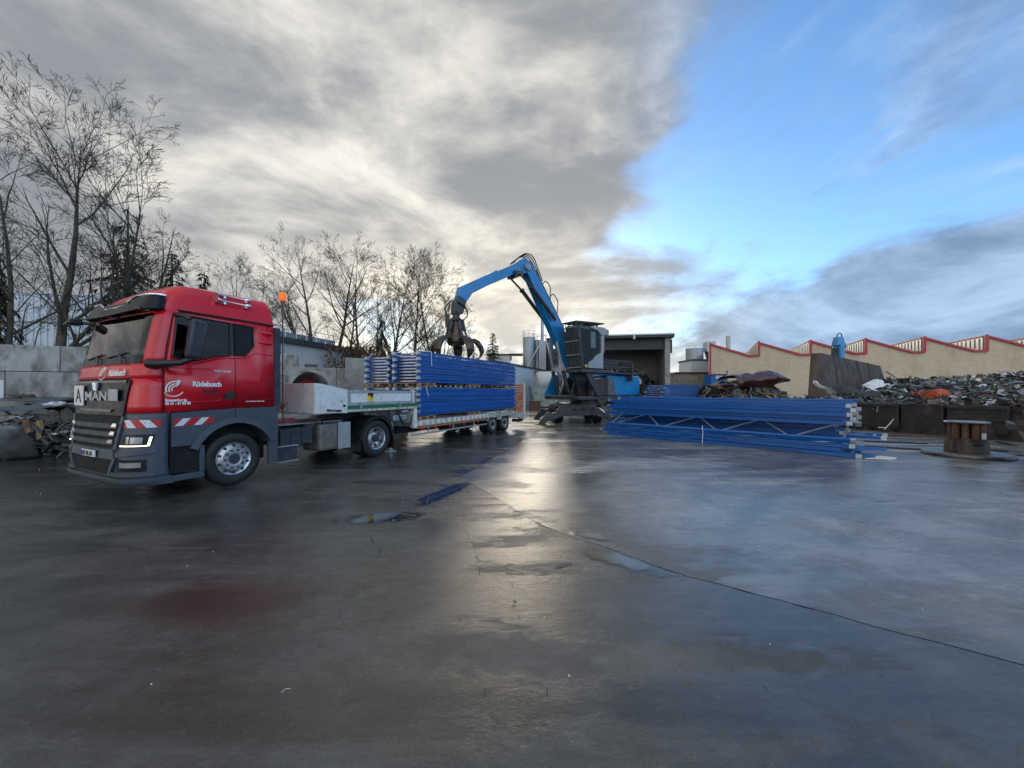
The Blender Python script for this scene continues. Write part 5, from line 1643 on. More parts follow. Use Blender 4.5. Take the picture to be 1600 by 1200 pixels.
# two curved dark plates
for i, (u, lab) in enumerate(((5, 'leftmost dark curved steel plate standing in the scrap by the wall'), (32, 'dark curved steel plate standing beside the yellow timber'))):
    b = V(PX(u, 698, 9.9)); b.z = 0
    m = MB()
    m.grid(lambda q, w_: (-.25 + .62 * q + .28 * w_ * w_, -.35 * (1 - w_) ** 2 + .1 * q, .95 * (1 - (1 - w_)) ), 5, 8)
    o = m.build('curved_plate', 'sheet_grey', solid=.02, smooth=50); o.location = b; o.rotation_euler = (0, 0, R(200 + 15 * i)); tag(o, lab, 'steel plate', SG)
for i, (u, v0, v1, w_, lab) in enumerate(((45, 678, 652, .16, 'pale timber upright in the scrap by the wall'), (64, 686, 659, .10, 'leaning yellow timber wedge in the scrap by the wall'))):
    p = V(PX(u, v0, 10.4)); q = V(PX(u - 3, v1, 10.6))
    m = MB(); m.bar(p, q, w_ * 1.4, .08, up=(0, 1, 0)); o = m.build('timber', 'raw_wood'); tag(o, lab, 'timber', SG)
random.seed(77)
m = MB()
for k in range(150):
    u = random.uniform(-10, 112); d = random.uniform(10.2, 11.6)
    x = (u - 800) / 600 * d
    z = random.uniform(0.02, 1.15)
    p = V((x, d, z)); q = p + V((random.uniform(-.5, .5), random.uniform(-.2, .2), random.uniform(-.35, .35)))
    q.z = max(.02, q.z)
    m.cur = random.choice((0, 0, 0, 1, 1, 2))
    m.bar(p, q, random.uniform(.02, .12), random.uniform(.01, .05))
m.cur = 0
for k in range(9):
    x, d = -13.8 + k * .45, 11.0 + .12 * k
    m.hexa([(x, d, 0), (x + .6, d, 0), (x + .6, d + .5, 0), (x, d + .5, 0), (x + .1, d + .15, .5), (x + .5, d + .1, .55), (x + .5, d + .4, .6), (x + .1, d + .4, .6)])
tag(m.build('scrap_clutter', ['sheet_black', 'sheet_grey', 'rust_black']), 'dark jumble of bars and offcuts under the left sheets', 'scrap', kind='stuff')
m = MB(); m.bx(-.25, .0, -.02, .02, 0, .55)
o = m.build('white_board', 'sheet_white'); o.location = PX(6, 624, 11.0); o.rotation_euler = (0, 0, R(25)); tag(o, 'small white board leaning on the block wall at the picture edge', 'board')

# ================================================================== TREES
def grow(mt, mc, p, d, length, r, level, rng, up=.25):
    n = 7 if level == 0 else 5 if level == 1 else 4 if level == 2 else 3
    pts, rad = [V(p)], [r]
    d = V(d).normalized()
    kids = []
    for i in range(n):
        t = (i + 1) / n
        d = (d + V((rng.uniform(-1, 1), rng.uniform(-1, 1), rng.uniform(-.6, .6) + up)) * (.09 if level == 0 else .15 if level == 1 else .11)).normalized()
        pts.append(pts[-1] + d * (length / n))
        rad.append(max(.0048, r * (1 - t) ** .8 + .0035))
        kids.append((t, pts[-1].copy(), d.copy(), rad[-1]))
    (mt if level <= 1 else mc).tube(pts, rad, 8 if level == 0 else 5 if level == 1 else 3, cap=False)
    return pts, kids
def branchy(mt, mc, p, d, length, r, level, rng, maxl, dens):
    pts, kids = grow(mt, mc, p, d, length, r, level, rng)
    if level >= maxl: return
    cnt = [int(17 * dens), int(8 * dens), 6, 4 if dens > .8 else 3][level]
    for k in range(cnt):
        t = rng.uniform(.22 if level == 0 else .2, 1.0)
        i = min(len(pts) - 2, int(t * (len(pts) - 1)))
        f = t * (len(pts) - 1) - i
        pp = pts[i].lerp(pts[i + 1], f)
        dd = (pts[i + 1] - pts[i]).normalized()
        sd = dd.orthogonal().normalized()
        sd.rotate(Matrix.Rotation(rng.uniform(0, 6.283), 3, dd))
        ang = rng.uniform(.45, .9) if level > 0 else rng.uniform(.42, .85)
        nd = dd * math.cos(ang) + sd * math.sin(ang)
        ln = length * (1 - .55 * t) * rng.uniform(.38, .62) if level == 0 else length * (1.05 - .5 * t) * rng.uniform(.42, .66)
        rr = max(.005, r * (1 - t) ** .8 * .50 + .005) if level == 0 else max(.0045, r * (1 - t * .8) * .48)
        branchy(mt, mc, pp, nd, ln, rr, level + 1, rng, maxl, dens)
def bare_tree(name, base, stems, seed, label, maxl=4, dens=1.0, group='bare trees behind the yard'):
    rng = random.Random(seed)
    e = empty(name, base, 0, label, 'tree', group)
    mt, mc = MB(), MB()
    for (dx_, dy_, lean, ln, r) in stems:
        branchy(mt, mc, (dx_, dy_, -.1), (lean[0], lean[1], 1.0), ln, r, 0, rng, maxl, dens)
    mt.build('trunk', 'bark', e, smooth=60, fix=False)
    mc.build('crown', 'twig', e, fix=False)
    return e
bare_tree('bare_tree', (-17.3, 14.4, 0), [(0, 0, (-.02, 0), 11.3, .19), (.5, .2, (.15, .05), 10.0, .13), (-.7, .3, (-.22, .0), 8.5, .08)], 5, 'tallest bare tree, its thick trunk behind the block wall left of the truck', dens=.92)
bare_tree('bare_tree', (-16.0, 15.0, 0), [(0, 0, (.42, .1), 8.8, .11)], 12, 'bare tree leaning right behind the truck cab', dens=.7)
bare_tree('bare_tree', (-19.4, 14.2, 0), [(0, 0, (.10, .05), 10.5, .13), (.6, .3, (-.12, .05), 9.5, .10)], 19, 'slim bare tree at the left picture edge', dens=.5)
bare_tree('bare_tree', (-14.6, 27.5, 0), [(0, 0, (-.20, 0), 9.5, .17), (.9, .1, (-.10, 0), 11.6, .18), (1.3, .2, (.05, 0), 12.0, .19), (1.7, .3, (.22, 0), 9.8, .13)], 23, 'spreading multi-stemmed bare tree right of the orange beacon', dens=.72)
bare_tree('bare_tree', (-10.9, 28.4, 0), [(0, 0, (.02, 0), 10.8, .15), (.3, .2, (.15, 0), 9.2, .10)], 31, 'straight bare tree second from the beacon, above the brown hedge', dens=.75)
bare_tree('bare_tree', (-9.9, 28.0, 0), [(0, 0, (.22, 0), 10.2, .15)], 37, 'bare tree leaning right above the front end of the load', dens=.95)
bare_tree('bare_tree', (-6.9, 27.6, 0), [(0, 0, (-.04, 0), 10.3, .13)], 41, 'slender bare tree above the load, left of the two before the grab', dens=.95)
bare_tree('bare_tree', (-5.7, 28.0, 0), [(0, 0, (.02, 0), 10.1, .12), (-.1, .2, (.16, 0), 7.8, .08)], 47, 'slender bare tree just left of the grab', dens=.95)
bare_tree('bare_tree', (-19.5, 25.5, 0), [(0, 0, (.04, 0), 10.2, .11), (.6, 0, (.2, 0), 8.6, .08)], 53, 'thin pale bare tree over the cab roof', dens=.8)
def conifer(name, base, h, r0, seed, label, droop=.35, dens=1.0, start=.12, needle='needles', group='evergreens behind the yard', sparse=1.0):
    rng = random.Random(seed)
    e = empty(name, base, 0, label, 'tree', group)
    mt, mc = MB(), MB()
    mt.tube([(0, 0, -.1), (rng.uniform(-.1, .1), 0, h * .5), (rng.uniform(-.1, .1), 0, h)], [h * .022, h * .014, .012], 7)
    n = int(34 * dens)
    for k in range(n):
        t = start + (1 - start) * (k / n)
        z = h * t
        ln = r0 * (1 - t) ** .85 * rng.uniform(.65, 1.15) + .12
        for j in range(4 if t < .8 else 3):
            if rng.random() > sparse: continue
            a = rng.uniform(0, 6.283)
            pts = [V((0, 0, z))]
            for s_ in range(1, 5):
                q = s_ / 4
                pts.append(V((math.cos(a) * ln * q, math.sin(a) * ln * q, z + .12 * ln * q - droop * ln * q * q + (.10 * ln * q ** 4))))
            mt.tube(pts, [.022, .016, .012, .008, .004], 3, cap=False)
            m_ = max(6, int(ln * 22))
            for i in range(m_):
                q = rng.uniform(.15, 1.0)
                i0 = min(3, int(q * 4)); p = pts[i0].lerp(pts[i0 + 1], q * 4 - i0)
                for w_ in range(2):
                    b = a + rng.choice((-1, 1)) * rng.uniform(.3, 1.1)
                    l2 = rng.uniform(.12, .30) * (.6 + .5 * (1 - q))
                    tip = p + V((math.cos(b) * l2, math.sin(b) * l2, -rng.uniform(.02, .16) - droop * .15))
                    sd = V((-math.sin(b), math.cos(b), rng.uniform(-.5, .5))) * .017
                    mc.add([p - sd, p + sd, tip + sd * .6, tip - sd * .6], [(0, 1, 2, 3)])
    mt.build('trunk', 'bark', e, fix=False)
    mc.build('crown', needle, e, fix=False)
conifer('spruce_tree', (-16.6, 16.6, 0), 9.9, 2.6, 3, 'ragged dark spruce standing behind the cab windscreen', .45, 1.0, .3, sparse=.6)
conifer('spruce_tree', (-16.4, 18.6, 0), 8.6, 1.7, 4, 'smaller spruce just above the left part of the cab roof', .4, 1.2, .25)
conifer('spruce_tree', (-15.6, 19.4, 0), 7.9, 1.2, 6, 'smallest spruce tip above the middle of the cab roof', .35, 1.0, .25)
conifer('weeping_spruce', (-19.6, 14.3, 0), 8.2, 1.5, 8, 'drooping dark spruce cut off by the left picture edge', 1.0, 1.5, .2)
conifer('dead_spruce', (-9.0, 26.6, 0), 7.0, 1.25, 9, 'drooping half-dead spruce above the front end of the load', 1.6, .9, .45, sparse=.55)
conifer('spruce_tree', (-2.3, 46.0, 0), 8.9, 2.6, 15, 'bushy dark spruce standing behind the load near the silos', .35, 1.6, .15)
conifer('spruce_tree', (-5.9, 60, 0), 9.0, 2.2, 16, 'far spruce hidden mostly by the grab', .35, 1.2, .15)
# brown hedge
rng = random.Random(6)
H_ = empty('beech_hedge', (-10.2, 26.0, 0), 0, 'brown winter hedge between the white building and the load', 'hedge')
m, m2 = MB(), MB()
for k in range(2600):
    p = V((rng.gauss(0, 1.3), rng.gauss(0, .5), rng.uniform(1.2, 4.9)))
    if abs(p.x) > 2.4 or mnoise.noise(p * 1.1) < -.15: continue
    d = V((rng.uniform(-1, 1), rng.uniform(-1, 1), rng.uniform(-1, .3))).normalized()
    s_ = d.orthogonal().normalized() * .06
    m.add([p - s_, p + s_, p + d * .16 + s_ * .4, p + d * .16 - s_ * .4], [(0, 1, 2, 3)])
for k in range(26):
    x = rng.uniform(-2.2, 2.2); m2.tube([(x, rng.uniform(-.4, .4), 0), (x + rng.uniform(-.3, .3), 0, 2.5), (x + rng.uniform(-.5, .5), 0, 4.6)], [.04, .025, .01], 4)
m.build('leaves', 'dead_leaves', H_, fix=False); m2.build('stems', 'bark', H_)

# ================================================================== BUILDINGS, LEFT AND MIDDLE
def house(name, p0, p1, depth, h, wallm, label, roofm='roof_dark', roof_t=.25, over=.3, cat='building'):
    """flat-roofed block whose facade runs p0->p1; depth goes away from the camera"""
    a, b = V((*p0, 0)), V((*p1, 0))
    d = b - a
    e = empty(name, a, math.atan2(d.y, d.x), label, cat)
    ln = d.length
    m = MB(); m.bx(0, ln, 0, depth, 0, h); m.build('wall', wallm, e)
    m = MB(); m.bx(-over, ln + over, -over, depth + over, h, h + roof_t); m.build('roof', roofm, e)
    return e, ln
e, ln = house('corrugated_warehouse', (-48, 24.5), (-22.5, 28.5), 14, 8.6, 'corrugated_white', 'pale blue-grey corrugated warehouse behind the left trees', 'corrugated_white', .12, .05)
for k in range(int(ln / .42)):
    m = MB(); m.bx(k * .42, k * .42 + .10, -.05, -.002, 0, 8.55); m.build('rib', 'corrugated_white', e)
m = MB(); m.bx(0, ln, -.07, -.051, 6.6, 6.68); m.build('seam', 'sheet_grey', e)
e, ln = house('white_workshop', (-13.9, 22.6), (-11.9, 30.5), 14, 4.75, 'render_white', 'low white workshop with dark roof edge behind the trees', 'roof_dark', .32, .25)
e.rotation_euler = (0, 0, math.atan2(7.9, 2.0))
m = MB(); m.tube([(.35, -.1, 0), (.35, -.1, 4.7)], .07, 8); m.build('drain_pipe', 'corrugated_white', e)
m = MB(); m.bx(2.2, 3.3, -.03, -.002, 1.5, 3.6); m.build('grey_door', 'shed_inside', e)
m = MB(); m.bx(0.5, 7.5, 2, 5, 5.07, 5.8); m.build('rooflight', 'galvanised', e)
for k in range(9):
    m = MB(); m.tube([(.3 + k * .9, 1.4, 5.07), (.3 + k * .9, 1.4, 6.1)], .03, 5); m.build('rail_post', 'galvanised', e)
m = MB()
for z in (5.6, 6.05): m.tube([(.3, 1.4, z), (7.5, 1.4, z)], .022, 5)
m.build('roof_rail', 'galvanised', e)
e, ln = house('white_hall', (-1.6, 40.5), (6.6, 62.0), 16, 4.85, 'corrugated_white', 'long white shed with thin dark roof edge beyond the trailer tail', 'roof_dark', .22, .1)
e.rotation_euler = (0, 0, math.atan2(21.5, 8.2))
for k, x in enumerate((13, 16.5)):
    m = MB(); m.tube([(x, -.2, 0), (x, -.2, 4.6)], .12, 8); m.build('drain_pipe', 'sheet_grey', e)
e2 = empty('flood_light', (3.35, 50.0, 0), 0, 'small floodlight on a pole before the long white shed', 'lamp')
m = MB(); m.tube([(0, 0, 0), (0, 0, 3.9)], .07, 6); m.build('pole', 'roof_dark', e2)
m = MB(); m.hexa([(-.1, -.25, 3.2), (.45, -.2, 3.1), (.45, .1, 3.1), (-.1, .05, 3.2), (-.05, -.2, 3.75), (.5, -.15, 3.65), (.5, .1, 3.65), (-.05, .1, 3.75)]); m.build('lamp_head', 'sheet_grey', e2)
e, ln = house('gable_block', (-3.6, 58), (-.25, 58), 10, 7.3, 'render_white', 'white block with sloping dark roof left of the silos', 'roof_dark', .2, .2)
e, ln = house('plant_building', (-.3, 66), (9.5, 66), 12, 6.0, 'corrugated_white', 'wide pale plant building under the silos', 'silo_steel', .35, .1)
m = MB(); m.bx(-.2, 3.5, -.6, 0, 7.9, 8.3); m.build('canopy', 'roof_dark', e)
for x in (3.9, 6.6):
    m = MB(); m.bx(x, x + .08, -.05, -.002, 0, 5.9); m.build('seam', 'sheet_grey', e)
m = MB()
m.bx(7.2, 9.4, -.3, 2, 6.4, 9.2)
m.build('grey_plant', 'silo_dark', e)
for k in range(6):
    m = MB(); m.bx(7.3 + (k % 3) * .72, 7.9 + (k % 3) * .72, -.35, -.301, 6.7 + (k // 3) * 1.25, 7.5 + (k // 3) * 1.25); m.build('louvre', 'roof_dark', e)
def silo(x, y, r, z0, z1, matn, label, rail=True):
    e = empty('silo', (x, y, 0), 0, label, 'silo', 'silos behind the load')
    m = MB(); m.lathe([(.002, z1 + .15), (r, z1), (r, z0), (r * .3, z0 - .6), (.002, z0 - .6)], (0, 0, 0), (0, 0, 1), 26); m.build('shell', matn, e, smooth=40)
    m = MB()
    for k in range(4): m.bx(r * .7 * math.cos(k * 1.571 + .78) - .08, r * .7 * math.cos(k * 1.571 + .78) + .08, r * .7 * math.sin(k * 1.571 + .78) - .08, r * .7 * math.sin(k * 1.571 + .78) + .08, 0, z0 + .1)
    m.build('legs', 'silo_dark', e)
    if rail:
        m = MB()
        for z in (z1 + .5, z1 + 1.0): m.tube([(r * math.cos(a), r * math.sin(a), z) for a in [k * math.pi / 8 for k in range(17)]], .03, 4)
        for k in range(8): m.tube([(r * math.cos(k * .785), r * math.sin(k * .785), z1), (r * math.cos(k * .785), r * math.sin(k * .785), z1 + 1.0)], .03, 4)
        m.build('guard_rail', 'galvanised', e)
silo(2.75, 62, .98, 4.2, 10.55, 'silo_steel', 'leftmost grey steel silo with railing')
silo(4.15, 63, .85, 4.2, 10.2, 'silo_steel', 'grey silo behind the diagonal brace, second from left')
silo(6.15, 63, .68, 5.2, 10.5, 'silo_dark', 'dark narrow silo beside the boom')
e = empty('lattice_ladder', (1.75, 62, 0), 0, 'thin ladder tower at the left side of the silos', 'ladder')
m = MB()
for x in (-.12, .12): m.tube([(x, 0, 0), (x, 0, 11.6)], .035, 4)
m.build('stile', 'galvanised', e)
m = MB()
for k in range(24): m.tube([(-.12, 0, 4 + k * .3), (.12, 0, 4 + k * .3)], .025, 4)
m.build('rungs', 'galvanised', e)
e = empty('chimney', (4.85, 61.5, 0), 0, 'slim grey chimney behind the boom', 'chimney')
m = MB(); m.tube([(0, 0, 0), (0, 0, 15.2)], [.28, .24], 14); m.build('flue', 'silo_steel', e, smooth=50)
m = MB(); m.bx(-.55, .55, -.55, .55, 4, 9.9); m.build('duct', 'silo_steel', e)
m = MB(); m.bar((-.4, -.6, 9.4), (-2.6, -.6, 5.4), .14, .14); m.bar((.3, -.6, 11.0), (1.3, -.6, 6.8), .14, .14); m.build('brace', 'galvanised', e)
e = empty('storage_tank', (4.7, 47.5, 0), 0, 'white horizontal tank with dark end beside the concrete pillar', 'tank')
m = MB(); m.lathe([(.002, -1.9), (.9, -1.8), (1.18, -1.4), (1.2, .6)], (0, 0, 3.1), (1, .25, 0), 26); m.build('shell', 'render_white', e, smooth=40)
m = MB(); m.lathe([(1.19, .6), (1.16, 1.0), (.9, 1.25), (.002, 1.35)], (0, 0, 3.1), (1, .25, 0), 26); m.build('dark_end', 'silo_dark', e, smooth=40)
m = MB(); m.bx(-1.2, -.9, -.6, .6, 0, 2.3); m.bx(.5, .8, -.6, .6, 0, 2.3); m.build('saddle', 'concrete', e)
def skip(name, x, y, rz, ln, wd, h, matn, label, group='skips beyond the trailer', ribs=4, rib_mat=None):
    e = empty(name, (x, y, 0), rz, label, 'skip', group)
    m = MB()
    s_ = .12 * ln
    out = [(s_, 0, .12), (ln - s_, 0, .12), (ln - s_, wd, .12), (s_, wd, .12), (0, 0, h), (ln, 0, h), (ln, wd, h), (0, wd, h)]
    t_ = .06
    inn = [(s_ + t_, t_, .2), (ln - s_ - t_, t_, .2), (ln - s_ - t_, wd - t_, .2), (s_ + t_, wd - t_, .2), (t_, t_, h), (ln - t_, t_, h), (ln - t_, wd - t_, h), (t_, wd - t_, h)]
    m.add(out + inn, [(3, 2, 1, 0), (0, 1, 5, 4), (1, 2, 6, 5), (2, 3, 7, 6), (3, 0, 4, 7), (8, 9, 10, 11), (8, 12, 13, 9), (9, 13, 14, 10), (10, 14, 15, 11), (11, 15, 12, 8),
                      (4, 5, 13, 12), (5, 6, 14, 13), (6, 7, 15, 14), (7, 4, 12, 15)])
    m.build('bin', matn, e, fix=False)
    m = MB(); m.bx(-.04, ln + .04, -.05, .03, h - .10, h + .02); m.bx(-.04, ln + .04, wd - .03, wd + .05, h - .10, h + .02); m.bx(-.05, .02, .03, wd - .03, h - .1, h + .02); m.bx(ln - .02, ln + .05, .03, wd - .03, h - .1, h + .02); m.build('rim', rib_mat or matn, e)
    for k in range(ribs):
        x = s_ + .05 + (ln - 2 * s_ - .2) * k / max(1, ribs - 1)
        m = MB(); m.bx(x, x + .1, -.06, -.003, .15, h - .11); m.build('rib', rib_mat or matn, e)
    for x in (s_ + .1, ln - s_ - .3):
        m = MB(); m.bx(x, x + .2, .1, wd - .1, 0.0, .115); m.build('skid', 'rust_dark', e)
    return e
skip('skip_container', 2.15, 43.0, R(8), 3.3, 2.0, 2.35, 'skip_green', 'pale green skip just beyond the trailer tail')
skip('skip_container', 5.35, 45.0, R(70), 2.2, 1.6, 2.1, 'skip_green', 'narrow pale green skip beside the concrete pillar', ribs=5)
skip('skip_container', 4.55, 43.2, R(60), 2.0, 1.4, 2.25, 'skip_green', 'grey-green skip between its two neighbours', ribs=3)
e = empty('rusty_box', (1.80, 36.5, 0), R(10), 'small dark red steel box on the ground beyond the trailer', 'box')
m = MB(); m.bx(0, .95, 0, .8, 0, .85); m.build('body', 'rust_brown', e); m = MB(); m.bx(-.03, .98, -.03, .83, .855, .90); m.build('lid', 'rust_dark', e)

# ================================================================== OPEN SHED
SH = empty('open_shed', (6.2, 51, 0), math.atan2(-2.5, 14), 'open-fronted storage shed with flat dark roof behind the handler', 'building')
m = MB(); m.bx(0, 1.0, -.3, .6, 0, 8.6); m.build('pillar', 'concrete', SH)
m = MB(); m.bx(1.0, 1.3, -.25, 6.5, 0, 5.2); m.build('side_wall', 'concrete', SH)
m = MB(); m.bx(13.35, 13.95, -.3, .6, 0, 8.6); m.build('pillar', 'concrete', SH)
m = MB(); m.bx(0, 14, 6.5, 7, 0, 8.5); m.build('back_wall', 'shed_inside', SH)
m = MB(); m.bx(13.6, 13.95, .6, 6.5, 0, 8.5); m.build('side_wall', 'shed_inside', SH)
m = MB(); m.hexa([(-.3, -.9, 8.62), (14.35, -.9, 8.62), (14.35, 7.3, 8.4), (-.3, 7.3, 8.4), (-.3, -.9, 9.0), (14.35, -.9, 9.0), (14.35, 7.3, 8.8), (-.3, 7.3, 8.8)]); m.build('roof', 'roof_dark', SH)
m = MB(); m.bx(-.3, 14.35, -.97, -.905, 8.92, 9.08); m.build('roof_edge', 'corrugated_white', SH)
m = MB(); m.bx(1.0, 13.35, .1, .35, 7.2, 8.6); m.build('front_beam', 'roof_dark', SH)  # beam coloured dark to stand for the shadow under the roof
for x in (5.3, 9.4):
    m = MB(); m.bx(x, x + .25, -.95, -.3, 8.45, 9.1); m.build('rafter_end', 'corrugated_white', SH)
for k in range(4):
    m = MB(); m.bx(13.95, 14.3, .2 + k * 1.5, .32 + k * 1.5, 6.7, 8.4); m.build('louvre', 'roof_dark', SH)

# ================================================================== BRICK HALL WITH SAW-TOOTH ROOF
B0 = V((27.8, 54.0, 0)); BDIR = V((5.86, -1.55, 0)).normalized()
BH = empty('brick_hall', B0, math.atan2(BDIR.y, BDIR.x), 'tan brick factory hall with red-edged saw-tooth roof', 'building')
TS, ZP, ZV, NT_ = 6.06, 8.50, 6.62, 11
poly = [(0, 0), (NT_ * TS, 0), (NT_ * TS, ZV)]
for k in range(NT_ - 1, -1, -1):
    if k < NT_ - 1: poly.append(((k + 1) * TS, ZV))
    poly += [((k + 1) * TS - .0 - TS * .12, ZV)] if False else []
    poly.append((k * TS, ZP))
    if k > 0: poly.append((k * TS, ZV))
m = MB(); m.prism(poly, lambda a, b, d: (a, d, b), 0.0, .4); m.build('wall', 'tan_brick', BH)
for k in range(NT_):
    x0, x1 = k * TS, (k + 1) * TS
    xm = x1 - TS * .20
    m = MB()
    m.bar((x0 - .1, -.10, ZP), (xm, -.10, ZV + .10), .20, .24, up=(0, 0, 1)); m.build('red_edge', 'trim_red', BH)
    m = MB(); m.bx(xm - .05, x1 - .0, -.2, -.003, ZV - .04, ZV + .20); m.build('red_edge', 'trim_red', BH)
    m = MB(); m.bx(x0 - .12, x0 + .14, -.21, -.004, ZV + .02 if k else 0, ZP + .16); m.build('red_edge', 'trim_red', BH)
    m = MB(); m.hexa([(x0, .4, ZP - .35), (x1, .4, ZV - .3), (x1, 40, ZV - .3), (x0, 40, ZP - .35), (x0, .4, ZP + .02), (x1, .4, ZV + .02), (x1, 40, ZV + .02), (x0, 40, ZP + .02)]); m.build('roof', 'roof_dark', BH)
    if k:
        g_ = MB(); g_.bx(x0 - .10, x0 - .03, .45, 40, ZV + .12, ZP - .12); wo = g_.build('clerestory', 'white_vinyl', BH)
        for j in range(22):
            g_ = MB(); y = .9 + j * .9; g_.bx(x0 - .14, x0 - .101, y, y + .22, ZV + .2, ZP - .2); g_.build('mullion', 'concrete', wo)
        g_ = MB(); g_.bx(x0 - .16, x0 + .02, .45, 40, ZP - .05, ZP + .10); g_.build('ridge_edge', 'trim_red', BH)
m = MB(); m.bx(-.003, .3, .4, 40, 0, ZP - .4); m.build('end_wall', 'render_white', BH)
for ch in BH.children:
    for vv in ch.data.vertices: vv.co.x += max(0.0, vv.co.y) * .211
    for g2 in ch.children:
        for vv in g2.data.vertices: vv.co.x += max(0.0, vv.co.y) * .211
m = MB(); m.tube([(3.9, 6, 7.0), (3.9, 6, 10.3)], .32, 10); m.build('flue', 'render_white', BH, smooth=40)
# plant between shed and hall
def boxy(name, x0, x1, y0, y1, z0, z1, matn, label, cat='building', cap=None, ribs=0):
    e = empty(name, (x0, y0, 0), 0, label, cat)
    m = MB(); m.bx(0, x1 - x0, 0, y1 - y0, z0, z1); m.build('wall', matn, e)
    if cap: m = MB(); m.bx(-.15, x1 - x0 + .15, -.15, y1 - y0 + .1, z1 + .002, z1 + .25); m.build('roof', cap, e)
    for k in range(ribs):
        x = (x1 - x0) * (k + .5) / ribs
        m = MB(); m.bx(x, x + .08, -.05, -.002, z0 + .1, z1 - .1); m.build('rib', matn, e)
    return e
boxy('brown_annex', 25.5, 33.5, 60, 66, 0, 4.6, 'concrete', 'low brown annex with maroon roof edge left of the brick hall', cap='maroon_sheet')
boxy('white_annex', 31.3, 34.6, 67, 72, 0, 7.2, 'corrugated_white', 'white boxy annex with dark edge above the brown annex', cap='roof_dark')
e = empty('water_tank', (33.2, 70, 0), 0, 'round grey tank with railing on the white annex', 'tank')
m = MB(); m.lathe([(.002, 9.7), (1.55, 9.6), (1.55, 7.46)], (0, 0, 0), (0, 0, 1), 24); m.build('shell', 'silo_steel', e, smooth=40)
m = MB()
for z in (10.1, 10.5): m.tube([(1.5 * math.cos(a), 1.5 * math.sin(a), z) for a in [k * math.pi / 8 for k in range(17)]], .03, 4)
for k in range(6): m.tube([(1.5 * math.cos(k), 1.5 * math.sin(k), 9.55), (1.5 * math.cos(k), 1.5 * math.sin(k), 10.5)], .03, 4)
m.build('guard_rail', 'galvanised', e)
e = empty('filter_box', (35.7, 69.5, 0), 0, 'square grey filter box on a dark funnel beside the round tank', 'plant')
m = MB(); m.bx(-.8, .8, -.7, .7, 9.0, 10.8); m.build('box', 'silo_steel', e)
m = MB(); m.hexa([(-.25, -.25, 7.2), (.25, -.25, 7.2), (.25, .25, 7.2), (-.25, .25, 7.2), (-.6, -.6, 8.99), (.6, -.6, 8.99), (.6, .6, 8.99), (-.6, .6, 8.99)]); m.bx(-.2, .2, -.2, .2, 0, 7.19); m.build('funnel', 'silo_dark', e)
boxy('far_works', 60, 130, 130, 150, 0, 4, 'render_white', 'far low works behind the gap between shed and hall', cap='roof_dark')
boxy('far_works', -80, -18, 75, 90, 0, 6, 'render_white', 'far pale works building behind the bare trees', cap='roof_dark')
boxy('far_works', -20, 2, 80, 90, 0, 5.5, 'render_white', 'far pale building behind the load', cap='roof_dark')

# ================================================================== SCRAP YARD, RIGHT
# blue container box with sign
BC = empty('blue_bin', (18.15, 35.0, 0), R(-2), 'blue steel bin with a small white sign behind the rack stacks', 'bin')
m = MB(); m.bx(0, 1.42, 0, 1.4, 0, 3.36); m.build('body', 'container_blue', BC)
m = MB(); m.bx(-.05, 1.45, -.05, .0, 3.28, 3.40); m.build('rim', 'frame_dark', BC)
m = MB(); m.bx(1.35, 1.46, -.06, .0, 2.0, 3.75); m.build('corner_post', 'plate_steel', BC)
m = MB(); m.prism([(.42, 2.98), (1.06, 2.98), (1.0, 3.24), (.46, 3.24)], lambda a, b, d: (a, d, b), -.03, -.002); so = m.build('sign', 'plate_white', BC)
text('sign_text', 'JETTE', .13, axes((.52, -.034, 3.10), (1, 0, 0), (0, 0, 1)), 'ink_black', so, bold=.004)
# rusty hopper
m = MB()
HP = empty('rusty_hopper', (16.6, 21.6, 0), 0, 'large rusty wedge-shaped steel hopper standing in the scrap', 'hopper')
A = [(0.0, .1, 0), (1.15, -.25, 0), (10.3, 5.2, 0), (9.3, 6.4, 0)]
Bt = [(.62, .55, 3.98), (1.05, .35, 4.02), (9.3, 5.4, 3.62), (8.9, 5.9, 3.60)]
m.hexa([*A, *Bt]); m.build('body', 'rust_dark', HP, bevel=.03)
for t in (.18, .36, .55, .74):
    p = V(A[1]).lerp(V(A[2]), t); q = V(Bt[1]).lerp(V(Bt[2]), t)
    n_ = V((.5, -.85, .1)) * .01
    m = MB(); m.bar(p + n_, q + n_, .025, .016, up=(0, 0, 1)); m.build('weld_seam', 'rust_dark', HP)
m = MB(); m.bx(-.15, 1.2, -.4, .3, 0, 1.3); m.build('foot_plate', 'rust_brown', HP)
m = MB(); m.bar((9.6, 5.3, 3.2), (12.6, 6.2, 1.9), .05, .05); m.build('stay', 'rust_brown', HP)
